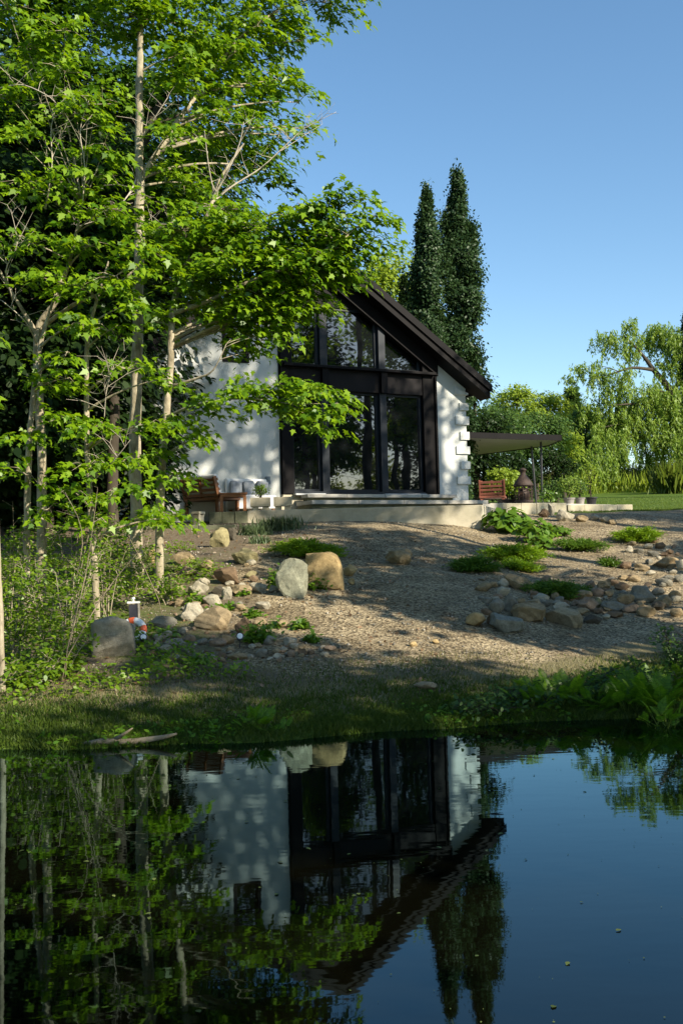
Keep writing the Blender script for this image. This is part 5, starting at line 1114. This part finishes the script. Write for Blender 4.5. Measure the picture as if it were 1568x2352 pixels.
# ------------------------------------------------------------------ ferns at the water
FV, FF = fern_template()
def fern(cx, cy, d, hpx, n, seed, label, spread=1.0, group='ferns along the pond', zoff=None):
    rg = np.random.default_rng(seed); d += .72; b = P(cx, cy, d); zz = max(H(b.x, b.y), WZ)-.02 if zoff is None else zoff; s = d/FPX; L_ = hpx*s*.60; n = int(n*1.5)
    e_ = empty('fern', (b.x, b.y, zz), 0, label, 'fern', group); m = MB(); pos = []; nrm = []; tp = []; sz = []
    for i in range(n):
        a = rg.uniform(0, 6.28); el = rg.uniform(.35, 1.25); ln = L_*rg.uniform(.6, 1.1)
        st = ln*.45; o = Vector((rg.normal()*.05, rg.normal()*.05, 0)); dr = Vector((math.cos(a)*math.cos(el)*spread, math.sin(a)*math.cos(el)*spread, math.sin(el)))
        e2 = o+dr*st; m.tube([o, e2], [.004, .003], 4, False)
        t2_ = dr+Vector((0, 0, -.15)); up = Vector((-math.cos(a)*math.sin(el), -math.sin(a)*math.sin(el), math.cos(el)))+Vector((rg.normal()*.25, rg.normal()*.25-.15, 0))
        pos.append(tuple(e2)); nrm.append(tuple(up)); tp.append(tuple(t2_)); sz.append(ln*.62)
    m.build('stalk', MAT['grass_blade'], e_)
    leaf_mesh('fronds', np.array(pos), np.array(nrm), np.array(tp), np.array(sz), FV, 'fern_leaf', e_, faces=FF)
fern(595, 1690, 7.62, 120, 16, 701, 'fern standing at the water in the middle of the shore')
fern(640, 1700, 7.5, 70, 9, 702, 'smaller low fern right of the middle fern')
fern(1130, 1645, 8.1, 90, 16, 703, 'fern left of the big fern thicket on the right shore')
fern(1215, 1640, 8.25, 120, 18, 704, 'fern at the left end of the fern thicket')
fern(1290, 1640, 8.3, 150, 22, 705, 'tall fern in the middle of the right shore')
fern(1370, 1640, 8.2, 130, 20, 706, 'fern with drooping fronds right of the tall fern')
fern(1440, 1650, 8.1, 170, 24, 707, 'big fern over the water near the right edge')
fern(1510, 1640, 8.0, 180, 24, 708, 'bright big fern at the right edge of the shore')
fern(1560, 1560, 8.6, 160, 22, 709, 'tall fern cut by the right edge of the picture')
fern(1575, 1470, 9.4, 150, 18, 710, 'upper fern above the right edge thicket')
fern(1240, 1590, 8.7, 110, 14, 711, 'fern behind the thicket on the right shore')
fern(1400, 1580, 8.9, 130, 18, 712, 'fern behind the drooping one on the right shore')
fern(1480, 1560, 9.0, 130, 18, 713, 'fern at the back of the right thicket')
fern(90, 1700, 7.35, 50, 10, 714, 'little fern by the water at the left edge')
fern(440, 1660, 7.75, 45, 9, 715, 'little fern behind the fallen log')
fern(1525, 1690, 7.55, 120, 14, 716, 'fern hanging down to the water at the right edge')
for i, (px, d, hp, wp, lab) in enumerate(((1330, 8.45, 50, 170, 'dense low shrub in the fern thicket on the right shore'), (1470, 8.5, 95, 190, 'dark dense shrub among the ferns near the right edge'), (1575, 8.7, 200, 130, 'tall dark shrub at the right edge of the shore'), (1210, 8.3, 50, 140, 'low shrub under the left end of the fern thicket'), (1100, 8.05, 35, 130, 'low weeds shrub at the waterline left of the ferns'))):
    brush(px, 1600, d+.7, hp*.9, wp, 720+i, lab, 9, .045, 0, 'thicket_leaf', group='shrubs among the ferns', n=1000, bark='bark_dark', rad=.005)
# floating leaves on the pond
rg = np.random.default_rng(77); n = 520; xs = rg.uniform(-2.2, 2.6, n); ys = rg.uniform(3.0, 8.1, n)
tag(leaf_mesh('floating_leaves', np.stack([xs, ys, np.full(n, WZ+.004)], -1), np.array([0, 0, 1])+rg.normal(size=(n, 3))*.05, rg.normal(size=(n, 3)), rg.uniform(.010, .036, n)*rg.choice([.22, .3, .4, 1], n), T_OVAL, 'floating_leaf'), 'small leaves and bits floating on the pond', 'leaves', None, 'stuff')
# ------------------------------------------------------------------ trees on the near side, mirrored in the glass and shading the bank; ring trees added to dim sky light
NS = 'trees on the near shore'
for i, (x, y, h, r, rz, lm, n, lab) in enumerate((
    (10.2, .3, 10.0, 3.2, 2.8, 'maple_leaf_shaded', 21, 'leafy tree on the near shore to the right'), (13.5, 5.5, 9.5, 2.4, 2.4, 'maple_leaf_shaded', 9, 'smaller tree on the near shore further along'),
    (13.6, 10.4, 19, 3.6, 4.6, 'maple_leaf_shaded', 30, 'tall tree on the near side shading the house'), (17.5, 13.0, 17, 2.6, 3.6, 'maple_leaf_shaded', 15, 'second tall tree on the near side beside the shading one'),
    (9.6, 7.6, 9.6, 1.9, 2.0, 'maple_leaf_shaded', 17, 'slender tree on the near side that shades the gravel slope'), (12.5, 8.2, 12, 2.0, 2.4, 'maple_leaf_shaded', 16, 'young tree between the shading trees'),
    (26, 4, 14, 3.0, 5, 'forest_leaf_shaded', 40, 'dark tree across the near lawn'), (29, 0, 14, 3, 5, 'forest_leaf_shaded', 38, 'dark tree far across the near lawn'), (21.5, 6.8, 12.5, 2.4, 4.6, 'maple_leaf', 34, 'green round tree across the near lawn'),
    (6.5, -6, 9, 2.6, 2.8, 'maple_leaf_shaded', 34, 'tree behind the viewpoint'), (35, 12, 11, 4, 4.4, 'thicket_leaf', 44, 'wide thicket tree far on the near side'), (30, 8, 15, 2.8, 5, 'forest_leaf_shaded', 38, 'dark tree in the row across the near lawn'),
    (24, 11, 13.5, 2.4, 5, 'maple_leaf', 36, 'round green tree in front of the row across the lawn'), (-14, -6, 12, 3.4, 4.5, 'forest_leaf_shaded', 40, 'big unseen tree added behind the pond on the left to block sky light'), (-7, -10, 13, 3.6, 5, 'forest_leaf_shaded', 40, 'tall unseen tree added behind the viewpoint on the left to block sky light'),
    (0, -12, 12, 3.4, 4.6, 'forest_leaf_shaded', 40, 'tall unseen tree added straight behind the viewpoint to block sky light'), (12, -11, 12, 3.4, 4.4, 'forest_leaf_shaded', 40, 'unseen tree added behind the viewpoint on the right to block sky light'), (19, -8, 12, 3.2, 4.4, 'forest_leaf_shaded', 40, 'unseen tree added at the near shore bend to block sky light'),
    (-11.5, 11, 11, 2.6, 4.2, 'forest_leaf_shaded', 36, 'unseen tree added on the left shore to block sky light'), (-15, 4, 12, 3, 4.6, 'forest_leaf_shaded', 36, 'unseen tree added at the left end of the pond to block sky light'), (40, 4, 13, 4, 5, 'forest_leaf_shaded', 40, 'large dark tree far off on the near side'))):
    round_tree('shore_tree', lab, x, y, h, r, rz, lm, .24, n, 800+i, group=NS, clump=.9, trunk_r=.2, tmpl=T_OVAL)
for i, (x, y, h, r, lab) in enumerate(((33, -6, 6, 3, 'bush at the near end of the hedge added to fill the glass reflection'), (36, 0, 6.5, 3.2, 'second bush of the hedge added to fill the glass reflection'), (38, 6, 6, 3.2, 'middle bush of the hedge added to fill the glass reflection'), (41, 13, 7, 3.4, 'fourth bush of the hedge added to fill the glass reflection'), (36, 19, 6, 3, 'bush at the far end of the hedge added to fill the glass reflection'), (27, -5, 5, 2.4, 'low bush in front of the hedge added to fill the glass reflection'))):
    round_tree('added_hedge_bush', lab, x, y, h, r, h*.5, 'light_leaf' if i % 2 else 'thicket_leaf', .22, 34, 860+i, group='hedge added for the glass reflection', clump=1.1, trunk_r=.08, cat='bush')  # unseen bushes added to cover the pale low sky mirrored in the panes
